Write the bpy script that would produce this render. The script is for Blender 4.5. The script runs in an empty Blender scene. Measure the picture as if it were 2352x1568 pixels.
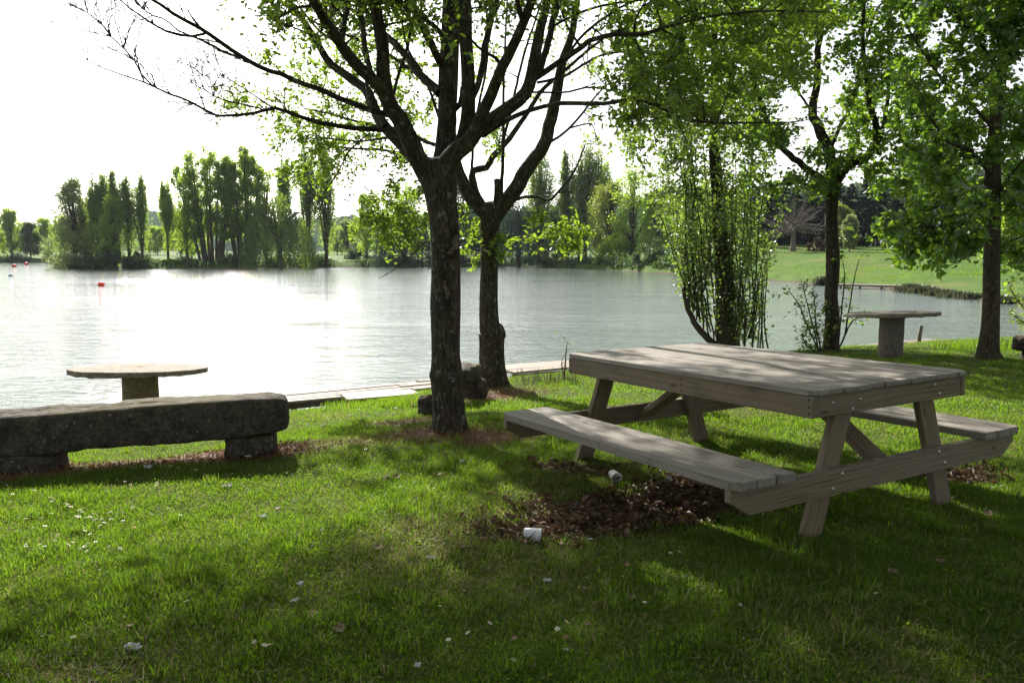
import bpy, math, random
import numpy as np
from mathutils import Vector, noise as mnoise

SC = bpy.context.scene
COL = SC.collection
R = np.random.default_rng(7)
random.seed(7)
F = 1826.0; HY = 582.0; CAMH = 1.5
PIT = math.atan((784 - HY) / F)
FW = np.array([0, math.cos(PIT), -math.sin(PIT)])
UP = np.array([0, math.sin(PIT), math.cos(PIT)])
CAM = np.array([0, 0, CAMH])
WATER = -0.95
YAW = 0.5358
LN = np.array([-math.sin(YAW), math.cos(YAW)])      # towards the lake
TN = np.array([math.cos(YAW), math.sin(YAW)])       # along the shore

def ray(px, py):
    return FW * F + np.array([1.0, 0, 0]) * (px - 1176) - UP * (py - 784)
def at(px, py, Y):                                   # point seen at (px,py), Y metres ahead
    d = ray(px, py); return CAM + d * (Y / d[1])

# ------------------------------------------------------------------ terrain
def ss(a, b, x):
    t = np.clip((x - a) / (b - a), 0, 1); return t * t * (3 - 2 * t)
def wob(x, y, k=1.0):
    return (np.sin(x * 1.3 * k + 1.1) * np.cos(y * 1.1 * k + .3) + .6 * np.sin(x * 2.7 * k - y * 2.1 * k) + .4 * np.sin(y * 4.3 * k + x * 1.9 * k + 2))
SH_PX = np.array([-1500, 0, 60, 104, 128, 140, 340, 700, 860, 1000, 1200, 1300, 1480, 1540, 1700, 1900, 2060, 2098, 2170, 2260, 2352, 2700, 3600])
SH_Y = np.array([214, 214, 214, 214, 190, 136, 128, 136, 145, 147, 150, 136, 105, 98, 77.6, 61.6, 55.6, 50.5, 46.5, 41.7, 38, 31, 24.])
def terrain(x, y):
    x = np.asarray(x, float); y = np.asarray(y, float)
    s = LN[0] * x + LN[1] * y; t = TN[0] * x + TN[1] * y
    sh = np.interp(t, [-30, 2.7, 7.5, 14.4, 19.6, 26], [10.1, 10.4, 10.8, 10.8, 9.9, 9.0])
    s = s - (sh - 10.5) + .06 * wob(x * 1.7, y * 1.7)
    near = np.interp(s, [-60, 0, 3, 6.5, 7.1, 8.1, 9.9, 10.5, 10.75, 11.2, 13, 20], [.6, .02, 0, -.08, -.14, -.24, -.48, -.56, -.85, -1.15, -1.7, -3])
    near = near + .11 * ss(3.0, 6.0, t) * ss(7.2, 9.3, s) * (1 - ss(10.75, 11.2, s))
    near = near + .012 * wob(x, y) * (s < 10.6)
    yy = np.maximum(y, .2 * np.abs(x) + 1e-3)
    px = 1176 + 1837 * x / yy
    Yf = np.interp(px, SH_PX, SH_Y)
    Yf = Yf * (1 + .006 * np.sin(px * .045) + .003 * np.sin(px * .13))
    d = (yy - Yf)
    slope = np.interp(px, [0, 1500, 1640, 1715, 1900, 2060, 2260, 2400, 3600], [.0125, .0125, .04, .066, .054, .048, .044, .04, .03])
    bank = np.interp(px, [0, 1480, 1600, 1700, 2352], [.95, .95, .6, .28, .3])
    prof = np.interp(d, [-40, -6, -1, 0, .5, 1.3, 3.5], [-4, -2, -1.25, -.98, -.6, -.15, .0]) 
    far = np.where(d < 0, prof, -.98 + (prof + .98) / .98 * bank * 1.0)
    dd = np.maximum(d - 1, 0)
    cap = np.interp(px, [0, 1500, 1700, 2352], [170, 160, 130, 120])
    far = far + slope * np.minimum(dd, cap) + .06 * wob(x * .12, y * .12) * ss(0, 8, d) + np.maximum(dd - cap, 0) * .004
    far = np.where(y < .15 * np.abs(x), -6, far)
    return np.maximum(near, far)
def T(x, y): return float(terrain(x, y))
def gp(px, py):                                      # where the ray through a pixel meets the ground
    d = ray(px, py); d = d / d[1]
    ys = np.concatenate([np.arange(1.5, 30, .02), np.arange(30, 400, .25)])
    P = CAM[None] + d[None] * ys[:, None]
    h = terrain(P[:, 0], P[:, 1])
    i = int(np.argmax(P[:, 2] <= h)) or len(ys) - 1
    return np.array([P[i, 0], P[i, 1], h[i]])

# ------------------------------------------------------------------ mesh helpers
class MB:
    """collects vertices, quads and a per-vertex vector 'gco' and float 'rnd'"""
    def __init__(s): s.V = []; s.Q = []; s.G = []; s.A = []; s.n = 0
    def add(s, V, Q, G=None, A=None):
        V = np.asarray(V, np.float32); Q = np.asarray(Q, np.int32)
        s.V.append(V); s.Q.append(Q + s.n)
        s.G.append(np.asarray(G, np.float32) if G is not None else V)
        if A is None: A = np.zeros(len(V))
        s.A.append(np.broadcast_to(np.asarray(A, np.float32), (len(V),)))
        s.n += len(V)
    def build(s, name, mat, parent=None, smooth=True, loc=None, rotz=0.0):
        V = np.concatenate(s.V); Q = np.concatenate(s.Q); G = np.concatenate(s.G); A = np.concatenate(s.A)
        if loc is not None and parent is None: pass
        me = bpy.data.meshes.new(name)
        me.vertices.add(len(V)); me.vertices.foreach_set('co', V.ravel())
        tri = Q[:, 3] == Q[:, 2]
        if tri.any():
            cnt = np.where(tri, 3, 4); st = np.concatenate([[0], np.cumsum(cnt)[:-1]])
            keep = np.ones(Q.shape, bool); keep[tri, 3] = False
            L = Q[keep]
        else:
            cnt = np.full(len(Q), 4); st = np.arange(len(Q)) * 4; L = Q.ravel()
        me.loops.add(len(L)); me.loops.foreach_set('vertex_index', L.astype(np.int32))
        me.polygons.add(len(Q)); me.polygons.foreach_set('loop_start', st.astype(np.int32))
        me.polygons.foreach_set('use_smooth', np.full(len(Q), smooth))
        me.update(calc_edges=True)
        a = me.attributes.new('gco', 'FLOAT_VECTOR', 'POINT'); a.data.foreach_set('vector', G.ravel())
        a = me.attributes.new('rnd', 'FLOAT', 'POINT'); a.data.foreach_set('value', A.ravel())
        me.validate(); 
        me.materials.append(mat)
        o = bpy.data.objects.new(name, me); COL.objects.link(o)
        if parent is not None: o.parent = parent
        if loc is not None: o.location = loc
        o.rotation_euler[2] = rotz
        return o

def tag(o, label, cat=None, group=None, kind=None):
    if label: o['label'] = label
    if cat: o['category'] = cat
    if group: o['group'] = group
    if kind: o['kind'] = kind
    return o
def thing(name, label, cat, loc=(0, 0, 0), rotz=0.0, group=None):
    o = bpy.data.objects.new(name, None); COL.objects.link(o)
    o.location = [float(v) for v in loc]; o.rotation_euler[2] = rotz; o.empty_display_size = .2
    return tag(o, label, cat, group)

def crom(P, n):
    """Catmull-Rom resample, n points"""
    P = np.asarray(P, float)
    if len(P) < 3:
        t = np.linspace(0, 1, n)[:, None]; return P[0] * (1 - t) + P[-1] * t
    E = np.vstack([2 * P[0] - P[1], P, 2 * P[-1] - P[-2]])
    seg = np.linalg.norm(np.diff(P[:, :3], axis=0), axis=1); cs = np.concatenate([[0], np.cumsum(seg)])
    u = np.linspace(0, cs[-1], n); k = np.clip(np.searchsorted(cs, u, side='right') - 1, 0, len(seg) - 1)
    t = ((u - cs[k]) / np.maximum(seg[k], 1e-9))[:, None]
    a, b, c, d = E[k], E[k + 1], E[k + 2], E[k + 3]
    return .5 * (2 * b + (c - a) * t + (2 * a - 5 * b + 4 * c - d) * t * t + (3 * b - a - 3 * c + d) * t ** 3)

def tube(mb, P, rad, n=6, cap=True, rough=0.0, seed=0.0, furrow=0.0):
    P = np.asarray(P, float); rad = np.asarray(rad, float); m = len(P)
    D = np.gradient(P, axis=0); D /= np.maximum(np.linalg.norm(D, axis=1, keepdims=True), 1e-9)
    ref = np.array([1.0, 0, 0]) if abs(D[0][0]) < .9 else np.array([0, 1.0, 0])
    if m > 2 and abs(np.mean(D[:, 0])) > .8: ref = np.array([0, 0, 1.0])
    A = np.cross(D, ref); A /= np.maximum(np.linalg.norm(A, axis=1, keepdims=True), 1e-9)
    B = np.cross(D, A)
    th = np.arange(n) / n * 2 * math.pi
    rr = np.repeat(rad[:, None], n, 1)
    ln = np.concatenate([[0], np.cumsum(np.linalg.norm(np.diff(P, axis=0), axis=1))])
    if rough or furrow:
        TH, LL = np.meshgrid(th, ln)
        f = np.zeros_like(rr)
        rs = np.random.default_rng(int(seed * 1000) + 3)
        for k in range(2, 7):
            f += rough * np.sin(k * TH + rs.uniform(0, 6) + LL * rs.uniform(-3, 3) + 1.2 * np.sin(LL * rs.uniform(1.5, 5) + rs.uniform(0, 6))) / k
        if furrow:
            for k in (9, 13, 17, 23):
                f -= furrow * np.abs(np.sin(k * .5 * TH + rs.uniform(0, 6) + .9 * np.sin(LL * rs.uniform(4, 9) + rs.uniform(0, 6)) + .5 * np.sin(LL * 23 + TH * 2))) ** .6 / 2.2
        rr = rr * (1 + f)
    C = np.cos(th); S_ = np.sin(th)
    V = P[:, None, :] + rr[:, :, None] * (A[:, None, :] * C[None, :, None] + B[:, None, :] * S_[None, :, None])
    rm = float(rad.max())
    G = np.stack([np.broadcast_to(C[None] * rad[:, None], rr.shape), np.broadcast_to(S_[None] * rad[:, None], rr.shape), np.broadcast_to(ln[:, None] + seed * 7.3, rr.shape)], -1)
    i = np.arange(m - 1)[:, None] * n; j = np.arange(n)[None]; jn = (j + 1) % n
    Q = np.stack([i + j, i + jn, i + n + jn, i + n + j], -1).reshape(-1, 4)
    V = V.reshape(-1, 3); G = G.reshape(-1, 3)
    if cap:
        k = len(V); V = np.vstack([V, P[-1:] + D[-1:] * rad[-1] * .3]); G = np.vstack([G, [[0, 0, ln[-1]]]])
        base = (m - 1) * n; jj = np.arange(n)
        Q = np.vstack([Q, np.stack([base + jj, base + (jj + 1) % n, np.full(n, k), np.full(n, k)], -1)])
    mb.add(V, Q, G, 0)

def leaves(mb, C, size, wid=.5, up=.35, droop=.2, rng=R, fold=.25, rnd=None):
    """C: Nx3 leaf bases. each a folded pointed leaf of two quads"""
    C = np.asarray(C, float); N = len(C)
    if N == 0: return
    d = rng.normal(size=(N, 3)); d[:, 2] = d[:, 2] * .6 - droop; d /= np.linalg.norm(d, axis=1, keepdims=True)
    nn = rng.normal(size=(N, 3)); nn[:, 2] += up * 3
    s = np.cross(d, nn); s /= np.maximum(np.linalg.norm(s, axis=1, keepdims=True), 1e-6)
    n = np.cross(s, d)
    L = np.broadcast_to(size, (N,)) * rng.uniform(.5, 1.4, N); L = L[:, None]; W = L * wid
    V = np.stack([C, C + d * L,
                  C + d * L * .3 + s * W * .5 + n * W * fold, C + d * L * .7 + s * W * .42 + n * W * fold * .6 ,
                  C + d * L * .3 - s * W * .5 + n * W * fold, C + d * L * .7 - s * W * .42 + n * W * fold * .6], 1).reshape(-1, 3)
    b = np.arange(N)[:, None] * 6
    Q = np.concatenate([b + np.array([[0, 2, 3, 1]]), b + np.array([[0, 1, 5, 4]])])
    a = np.repeat(rng.random(N) if rnd is None else rnd, 6)
    mb.add(V, Q, V, a)

def quads(mb, C, size, rng=R, elong=1.0, vert=0.0, upn=.3, rnd=None):
    """C: Nx3 centres of leaf clumps; each a single bent quad"""
    C = np.asarray(C, float); N = len(C)
    if N == 0: return
    d = rng.normal(size=(N, 3)); d[:, 2] = d[:, 2] * (1 - vert); d[:, 2] -= vert * 2.2
    d /= np.linalg.norm(d, axis=1, keepdims=True)
    nn = rng.normal(size=(N, 3)); nn[:, 2] += upn * 2
    s = np.cross(d, nn); s /= np.maximum(np.linalg.norm(s, axis=1, keepdims=True), 1e-6)
    n = np.cross(s, d)
    L = (np.broadcast_to(size, (N,)) * rng.uniform(.5, 1.3, N))[:, None]; W = L / elong
    V = np.stack([C - d * L * .5, C + s * W * .5 + n * W * .15, C + d * L * .5, C - s * W * .5 + n * W * .12], 1).reshape(-1, 3)
    Q = np.arange(N)[:, None] * 4 + np.arange(4)[None]
    a = np.repeat(rng.random(N) if rnd is None else rnd, 4)
    mb.add(V, Q, V, a)

def grid_blob(mb, fn, nu, nv):
    """closed lat-long surface: fn(u in 0..1 around, v in 0..1 pole to pole) -> Nx3"""
    u = np.arange(nu) / nu; v = (np.arange(nv) + .5) / nv
    U, Vv = np.meshgrid(u, v); P = fn(U.ravel(), Vv.ravel())
    top = fn(np.array([0.]), np.array([0.])); bot = fn(np.array([0.]), np.array([1.]))
    i = np.arange(nv - 1)[:, None] * nu; j = np.arange(nu)[None]; jn = (j + 1) % nu
    Q = np.stack([i + j, i + nu + j, i + nu + jn, i + jn], -1).reshape(-1, 4)
    k = nu * nv; jj = np.arange(nu)
    Q1 = np.stack([jj, (jj + 1) % nu, np.full(nu, k), np.full(nu, k)], -1)
    b = (nv - 1) * nu
    Q2 = np.stack([b + (jj + 1) % nu, b + jj, np.full(nu, k + 1), np.full(nu, k + 1)], -1)
    mb.add(np.vstack([P, top, bot]), np.vstack([Q, Q1, Q2]))

def nz(P, sc, seed=0.0, octv=3):
    """fractal noise per point"""
    return np.array([mnoise.fractal(Vector((p[0] * sc + seed, p[1] * sc - seed, p[2] * sc + seed * .7)), .8, 2.1, octv) for p in P])

def beam(mb, p0, p1, w, t, side, seed=None, bev=.004, end_cut0=None, end_cut1=None):
    """a board from p0 to p1; 'side' = direction of its width w, thickness t; soft edges; gco runs along the grain"""
    p0 = np.asarray(p0, float); p1 = np.asarray(p1, float)
    d = p1 - p0; L = np.linalg.norm(d); d /= L
    side = np.asarray(side, float); side = side - d * (side @ d); side /= np.linalg.norm(side)
    th = np.cross(d, side)
    hw, ht = w / 2, t / 2; b = bev
    ring = [(-hw + b, -ht), (0, -ht), (hw - b, -ht), (hw, -ht + b), (hw, ht - b), (hw - b, ht), (0, ht), (-hw + b, ht), (-hw, ht - b), (-hw, -ht + b)]
    n = len(ring); m = max(2, int(L / .25) + 1)
    st = [0.0] + list(np.linspace(b, L - b, m)) + [L]
    sd = random.random() * 50 if seed is None else seed
    V = []; G = []
    for k, u in enumerate(st):
        sc = 1.0
        for (a, c) in ring:
            aa, cc = a, c
            if k in (0, len(st) - 1):
                aa = a - math.copysign(min(b, abs(a)), a); cc = c - math.copysign(b, c)
            V.append(p0 + d * u + side * aa + th * cc)
            G.append((u + sd * 3, aa + sd, cc + sd * .37))
    i = np.arange(len(st) - 1)[:, None] * n; j = np.arange(n)[None]; jn = (j + 1) % n
    Q = np.stack([i + j, i + jn, i + n + jn, i + n + j], -1).reshape(-1, 4)
    # end caps as quads
    def cap(base, flip):
        idx = [(0, 1, 8, 9), (1, 2, 3, 4), (1, 4, 5, 6), (1, 6, 7, 8)]
        q = [[base + a for a in r] for r in idx]
        return [r[::-1] for r in q] if flip else q
    Q = np.vstack([Q, cap(0, True), cap((len(st) - 1) * n, False)])
    mb.add(np.array(V), Q, np.array(G), sd % 1.0)

def poly_board(mb, outline, t, origin, ax_u, ax_v, grain='u', seed=0.0, bev=.004):
    """a board cut to an outline (list of (u,v)) of thickness t"""
    o = np.asarray(origin, float); u = np.asarray(ax_u, float); v = np.asarray(ax_v, float); w = np.cross(u, v)
    ol = np.array(outline, float); n = len(ol); c = ol.mean(0)
    ins = ol + (c - ol) / np.maximum(np.linalg.norm(c - ol, axis=1, keepdims=True), 1e-6) * bev
    V = []; G = []
    for (pts, h) in ((ins, -t / 2), (ol, -t / 2 + bev), (ol, t / 2 - bev), (ins, t / 2)):
        for (a, b) in pts:
            V.append(o + u * a + v * b + w * h); G.append(((a if grain == 'u' else b) + seed * 3, (b if grain == 'u' else a) + seed, h + seed * .37))
    V += [o + u * c[0] + v * c[1] - w * t / 2, o + u * c[0] + v * c[1] + w * t / 2]
    G += [(c[0] + seed * 3, c[1] + seed, seed * .37)] * 2
    Q = []
    for k in range(3):
        for j in range(n):
            jn = (j + 1) % n; Q.append((k * n + j, k * n + jn, (k + 1) * n + jn, (k + 1) * n + j))
    for j in range(n):
        jn = (j + 1) % n; Q.append((jn, j, 4 * n, 4 * n)); Q.append((3 * n + j, 3 * n + jn, 4 * n + 1, 4 * n + 1))
    mb.add(np.array(V), np.array(Q), np.array(G), seed % 1.0)

# ------------------------------------------------------------------ materials
def newmat(name):
    m = bpy.data.materials.new(name); m.use_nodes = True
    nt = m.node_tree; nt.nodes.clear()
    out = nt.nodes.new('ShaderNodeOutputMaterial')
    return m, nt, out
def N(nt, typ, **kw):
    n = nt.nodes.new(typ)
    for k, v in kw.items():
        if k.startswith('i_'): n.inputs[k[2:].replace('_', ' ')].default_value = v
        else: setattr(n, k, v)
    return n
def LK(nt, a, b): nt.links.new(a, b)
def ramp(nt, fac, stops):
    r = nt.nodes.new('ShaderNodeValToRGB'); e = r.color_ramp.elements
    while len(e) > 1: e.remove(e[-1])
    e[0].position = stops[0][0]; e[0].color = (*stops[0][1], 1)
    for p, c in stops[1:]:
        x = e.new(p); x.color = (*c, 1)
    LK(nt, fac, r.inputs[0]); return r.outputs[0]
def attr(nt, name): return N(nt, 'ShaderNodeAttribute', attribute_name=name)
def mapping(nt, vec, scale):
    mp = nt.nodes.new('ShaderNodeMapping'); mp.inputs['Scale'].default_value = scale; LK(nt, vec, mp.inputs[0]); return mp.outputs[0]
def noise_tex(nt, vec, scale, detail=4, rough=.55, dist=0.0):
    n = nt.nodes.new('ShaderNodeTexNoise'); n.inputs['Scale'].default_value = scale; n.inputs['Detail'].default_value = detail
    n.inputs['Roughness'].default_value = rough; n.inputs['Distortion'].default_value = dist
    if vec is not None: LK(nt, vec, n.inputs['Vector'])
    return n
def mix(nt, fac, a, b, mode='MIX'):
    m = nt.nodes.new('ShaderNodeMix'); m.data_type = 'RGBA'; m.blend_type = mode
    for s, v in ((m.inputs[0], fac), (m.inputs[6], a), (m.inputs[7], b)):
        if isinstance(v, (int, float)): s.default_value = v
        elif isinstance(v, tuple): s.default_value = (*v, 1)
        else: LK(nt, v, s)
    return m.outputs[2]
def math_(nt, op, a, b=0.0, clamp=False):
    m = nt.nodes.new('ShaderNodeMath'); m.operation = op; m.use_clamp = clamp
    for s, v in ((m.inputs[0], a), (m.inputs[1], b)):
        if isinstance(v, (int, float)): s.default_value = v
        else: LK(nt, v, s)
    return m.outputs[0]
def bump(nt, h, strength=.5, dist=.01):
    b = nt.nodes.new('ShaderNodeBump'); b.inputs['Strength'].default_value = strength; b.inputs['Distance'].default_value = dist
    LK(nt, h, b.inputs['Height']); return b.outputs[0]

def foliage(name, dark, lite, trans, tw=.5, rough=.45, nscale=.6, gloss=.06, dead=None):
    """leaf material: diffuse + translucent + a thin gloss; colour varies leaf by leaf"""
    m, nt, out = newmat(name)
    a = attr(nt, 'rnd'); g = attr(nt, 'gco')
    nzt = noise_tex(nt, g.outputs['Vector'], nscale, 2)
    f = math_(nt, 'ADD', math_(nt, 'MULTIPLY', a.outputs['Fac'], .6), math_(nt, 'MULTIPLY', math_(nt, 'SUBTRACT', nzt.outputs[0], .3), 1.1), True)
    stops = [(0, dark), (1, lite)]
    c = ramp(nt, f, stops)
    t = mix(nt, f, tuple(v * .75 for v in trans), trans)
    if dead:
        k = math_(nt, 'GREATER_THAN', a.outputs['Fac'], dead[0])
        c = mix(nt, k, c, dead[1]); t = mix(nt, k, t, dead[1])
    d = N(nt, 'ShaderNodeBsdfDiffuse'); LK(nt, c, d.inputs[0])
    tr = N(nt, 'ShaderNodeBsdfTranslucent'); LK(nt, t, tr.inputs[0])
    ms = N(nt, 'ShaderNodeMixShader'); ms.inputs[0].default_value = tw; LK(nt, d.outputs[0], ms.inputs[1]); LK(nt, tr.outputs[0], ms.inputs[2])
    gl = N(nt, 'ShaderNodeBsdfGlossy'); gl.inputs['Roughness'].default_value = rough; gl.inputs['Color'].default_value = (.9, .95, 1, 1)
    m2 = N(nt, 'ShaderNodeMixShader'); m2.inputs[0].default_value = gloss; LK(nt, ms.outputs[0], m2.inputs[1]); LK(nt, gl.outputs[0], m2.inputs[2])
    LK(nt, m2.outputs[0], out.inputs[0])
    return m

def bark(name, dark, lite, lichen=(.30, .32, .27), lich=.0, scale=1.0, bstr=.8, spec=.15):
    m, nt, out = newmat(name)
    g = attr(nt, 'gco').outputs['Vector']
    v = mapping(nt, g, (1, 1, .15))
    w = noise_tex(nt, v, 38 * scale, 6, .65, .6)
    w2 = noise_tex(nt, g, 9 * scale, 4, .6)
    vo = N(nt, 'ShaderNodeTexVoronoi', feature='DISTANCE_TO_EDGE'); vo.inputs['Scale'].default_value = 30 * scale
    v3 = mapping(nt, g, (1, 1, .16)); nd = noise_tex(nt, v3, 14, 3)
    LK(nt, mix(nt, .12, v3, nd.outputs['Color']), vo.inputs['Vector'])
    crack = ramp(nt, vo.outputs['Distance'], [(0, (0, 0, 0)), (.12, (1, 1, 1))])
    c = ramp(nt, w.outputs[0], [(.3, dark), (.7, lite)])
    c = mix(nt, .75, c, crack, 'MULTIPLY')
    if lich:
        l = noise_tex(nt, g, 17, 5, .7)
        lf = ramp(nt, l.outputs[0], [(.60 - lich * .1, (0, 0, 0)), (.66 - lich * .1, (1, 1, 1))])
        c = mix(nt, math_(nt, 'MULTIPLY', lf, .8), c, lichen)
        l2 = noise_tex(nt, g, 4.1, 3, .6)
        c = mix(nt, ramp(nt, l2.outputs[0], [(.5, (0, 0, 0)), (.7, (.55, .55, .55))]), c, (.07, .09, .035))
    c = mix(nt, ramp(nt, w2.outputs[0], [(.35, (.5, .5, .5)), (.65, (0, 0, 0))]), c, (.03, .025, .02))
    ra = attr(nt, 'rnd').outputs['Fac']; scar = ramp(nt, w.outputs[0], [(.3, (.07, .055, .042)), (.7, (.21, .175, .14))])
    c = mix(nt, ramp(nt, ra, [(.15, (0, 0, 0)), (.4, (1, 1, 1))]), c, (.03, .022, .016)); c = mix(nt, ramp(nt, ra, [(.55, (0, 0, 0)), (.75, (1, 1, 1))]), c, scar)
    p = N(nt, 'ShaderNodeBsdfPrincipled'); p.inputs['Roughness'].default_value = .85; p.inputs['Specular IOR Level'].default_value = spec
    LK(nt, c, p.inputs['Base Color'])
    h = math_(nt, 'ADD', math_(nt, 'MULTIPLY', crack, .7), w.outputs[0])
    LK(nt, bump(nt, h, bstr, .012 / scale), p.inputs['Normal'])
    LK(nt, p.outputs[0], out.inputs[0]); return m

def wood(name, c1, c2, c3, endc=(.2, .15, .1), rough=.75, knots=True, grey=.5):
    """sawn timber: grain along gco.x"""
    m, nt, out = newmat(name)
    at_ = attr(nt, 'gco'); g = at_.outputs['Vector']; rn = attr(nt, 'rnd').outputs['Fac']
    vs = mapping(nt, g, (2.2, 80, 80)); n1 = noise_tex(nt, vs, 1.0, 5, .6, .25)
    vw = mapping(nt, g, (.9, 9, 9)); wv = N(nt, 'ShaderNodeTexWave', wave_type='RINGS', rings_direction='X')
    wv.inputs['Scale'].default_value = 1.5; wv.inputs['Distortion'].default_value = 11; wv.inputs['Detail'].default_value = 2.5; wv.inputs['Detail Scale'].default_value = .9
    LK(nt, vw, wv.inputs['Vector'])
    f = math_(nt, 'ADD', math_(nt, 'MULTIPLY', n1.outputs[0], .66), math_(nt, 'MULTIPLY', wv.outputs['Fac'], .11))
    c = ramp(nt, f, [(.2, c1), (.36, c2), (.54, c3)])
    big = noise_tex(nt, mapping(nt, g, (1.3, 7, 7)), 1.0, 4, .6)
    st_ = noise_tex(nt, mapping(nt, g, (3.1, 5, 5)), 1.0, 5, .7, .5)
    c = mix(nt, ramp(nt, st_.outputs[0], [(.55, (0, 0, 0)), (.72, (.6, .6, .6))]), c, (.075, .06, .048))
    c = mix(nt, ramp(nt, big.outputs[0], [(.38, (0, 0, 0)), (.62, (grey, grey, grey))]), c, (.21, .19, .165))
    c = mix(nt, math_(nt, 'MULTIPLY', rn, .7), c, mix(nt, .5, c, (.10, .085, .07)))
    if knots:
        vo = N(nt, 'ShaderNodeTexVoronoi'); vo.inputs['Scale'].default_value = 1.0
        LK(nt, mapping(nt, g, (2.6, 7.5, 7.5)), vo.inputs['Vector'])
        k = ramp(nt, vo.outputs['Distance'], [(.06, (1, 1, 1)), (.13, (0, 0, 0))])
        c = mix(nt, math_(nt, 'MULTIPLY', k, .7), c, (.05, .03, .02))
    cr = noise_tex(nt, mapping(nt, g, (1.1, 90, 90)), 1.0, 2, .5)
    ck = ramp(nt, cr.outputs[0], [(.27, (1, 1, 1)), (.32, (0, 0, 0))])
    c = mix(nt, math_(nt, 'MULTIPLY', ck, .6), c, (.04, .03, .025))
    p = N(nt, 'ShaderNodeBsdfPrincipled'); p.inputs['Roughness'].default_value = rough; p.inputs['Specular IOR Level'].default_value = .3
    LK(nt, c, p.inputs['Base Color'])
    h = math_(nt, 'SUBTRACT', f, math_(nt, 'MULTIPLY', ck, .8))
    LK(nt, bump(nt, h, .45, .003), p.inputs['Normal']); LK(nt, p.outputs[0], out.inputs[0]); return m

def stone(name, c1, c2, spots=(.35, .34, .3), sc=1.0, moss=0.0, lo=.66):
    m, nt, out = newmat(name)
    tc = N(nt, 'ShaderNodeTexCoord').outputs['Object']
    n1 = noise_tex(nt, tc, 9 * sc, 8, .7); n2 = noise_tex(nt, tc, 34 * sc, 5, .7); n3 = noise_tex(nt, tc, 3 * sc, 4, .6)
    c = ramp(nt, n1.outputs[0], [(.3, c1), (.7, c2)])
    c = mix(nt, ramp(nt, n2.outputs[0], [(.35, (.7, .7, .7)), (.55, (0, 0, 0))]), c, tuple(v * .4 for v in c1))
    vo = N(nt, 'ShaderNodeTexVoronoi'); vo.inputs['Scale'].default_value = 17 * sc; LK(nt, mix(nt, .05, tc, n2.outputs['Color']), vo.inputs['Vector'])
    sp = ramp(nt, vo.outputs['Distance'], [(.12, (1, 1, 1)), (.2, (0, 0, 0))])
    sm = ramp(nt, n3.outputs[0], [(.48, (0, 0, 0)), (.6, (1, 1, 1))])
    c = mix(nt, math_(nt, 'MULTIPLY', math_(nt, 'MULTIPLY', sp, sm), .8), c, spots)
    l = noise_tex(nt, tc, 14 * sc, 6, .75)
    c = mix(nt, ramp(nt, l.outputs[0], [(lo, (0, 0, 0)), (lo + .05, (.8, .8, .8))]), c, spots)
    if moss:
        g = N(nt, 'ShaderNodeNewGeometry'); sx = N(nt, 'ShaderNodeSeparateXYZ'); LK(nt, g.outputs['Normal'], sx.inputs[0])
        mm = math_(nt, 'MULTIPLY', ramp(nt, sx.outputs[2], [(.3, (0, 0, 0)), (.9, (1, 1, 1))]), ramp(nt, n3.outputs[0], [(.42, (0, 0, 0)), (.55, (moss, moss, moss))]))
        c = mix(nt, mm, c, (.10, .085, .03))
    p = N(nt, 'ShaderNodeBsdfPrincipled'); p.inputs['Roughness'].default_value = .9; p.inputs['Specular IOR Level'].default_value = .25
    LK(nt, c, p.inputs['Base Color'])
    h = math_(nt, 'ADD', n1.outputs[0], math_(nt, 'MULTIPLY', n2.outputs[0], .5))
    LK(nt, bump(nt, h, .9, .02 / sc), p.inputs['Normal']); LK(nt, p.outputs[0], out.inputs[0]); return m

def plain(name, col, rough=.6, metal=0.0, spec=.4, trans=0.0, nsc=0.0, alt=None):
    m, nt, out = newmat(name)
    p = N(nt, 'ShaderNodeBsdfPrincipled'); p.inputs['Roughness'].default_value = rough; p.inputs['Metallic'].default_value = metal
    p.inputs['Specular IOR Level'].default_value = spec; p.inputs['Base Color'].default_value = (*col, 1)
    if alt:
        tc = N(nt, 'ShaderNodeTexCoord').outputs['Object']; n1 = noise_tex(nt, tc, nsc, 4, .6)
        LK(nt, ramp(nt, n1.outputs[0], [(.35, col), (.65, alt)]), p.inputs['Base Color'])
    if trans:
        tr = N(nt, 'ShaderNodeBsdfTranslucent'); tr.inputs[0].default_value = (*col, 1)
        ms = N(nt, 'ShaderNodeMixShader'); ms.inputs[0].default_value = trans
        LK(nt, p.outputs[0], ms.inputs[1]); LK(nt, tr.outputs[0], ms.inputs[2]); LK(nt, ms.outputs[0], out.inputs[0])
    else: LK(nt, p.outputs[0], out.inputs[0])
    return m

M = {}
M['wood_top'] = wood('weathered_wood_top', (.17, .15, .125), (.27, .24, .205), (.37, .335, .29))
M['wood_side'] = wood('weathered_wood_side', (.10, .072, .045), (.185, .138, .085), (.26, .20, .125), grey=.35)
M['wood_dock'] = wood('dock_wood', (.16, .12, .09), (.28, .22, .17), (.38, .31, .25), knots=False)
M['wood_pale'] = wood('pale_board_wood', (.38, .32, .25), (.5, .43, .34), (.58, .5, .4), knots=False, grey=.1)
M['wood_dark'] = wood('dark_wet_wood', (.04, .03, .025), (.08, .06, .045), (.12, .09, .065), knots=False, grey=.1)
M['bark1'] = bark('furrowed_bark', (.035, .027, .02), (.15, .12, .09), lich=.2, scale=1.0)
M['bark2'] = bark('dark_bark', (.04, .03, .023), (.14, .11, .085), lich=.2, scale=1.1)
M['bark3'] = bark('smooth_bark', (.05, .042, .026), (.15, .12, .075), lich=.0, scale=1.4, bstr=.5)
M['bark_far'] = bark('distant_bark', (.07, .058, .045), (.17, .145, .12), lich=0, scale=.3, bstr=.3)
M['dead_bark'] = plain('bleached_bark', (.13, .11, .095), .9, nsc=3, alt=(.20, .17, .145))
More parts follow.
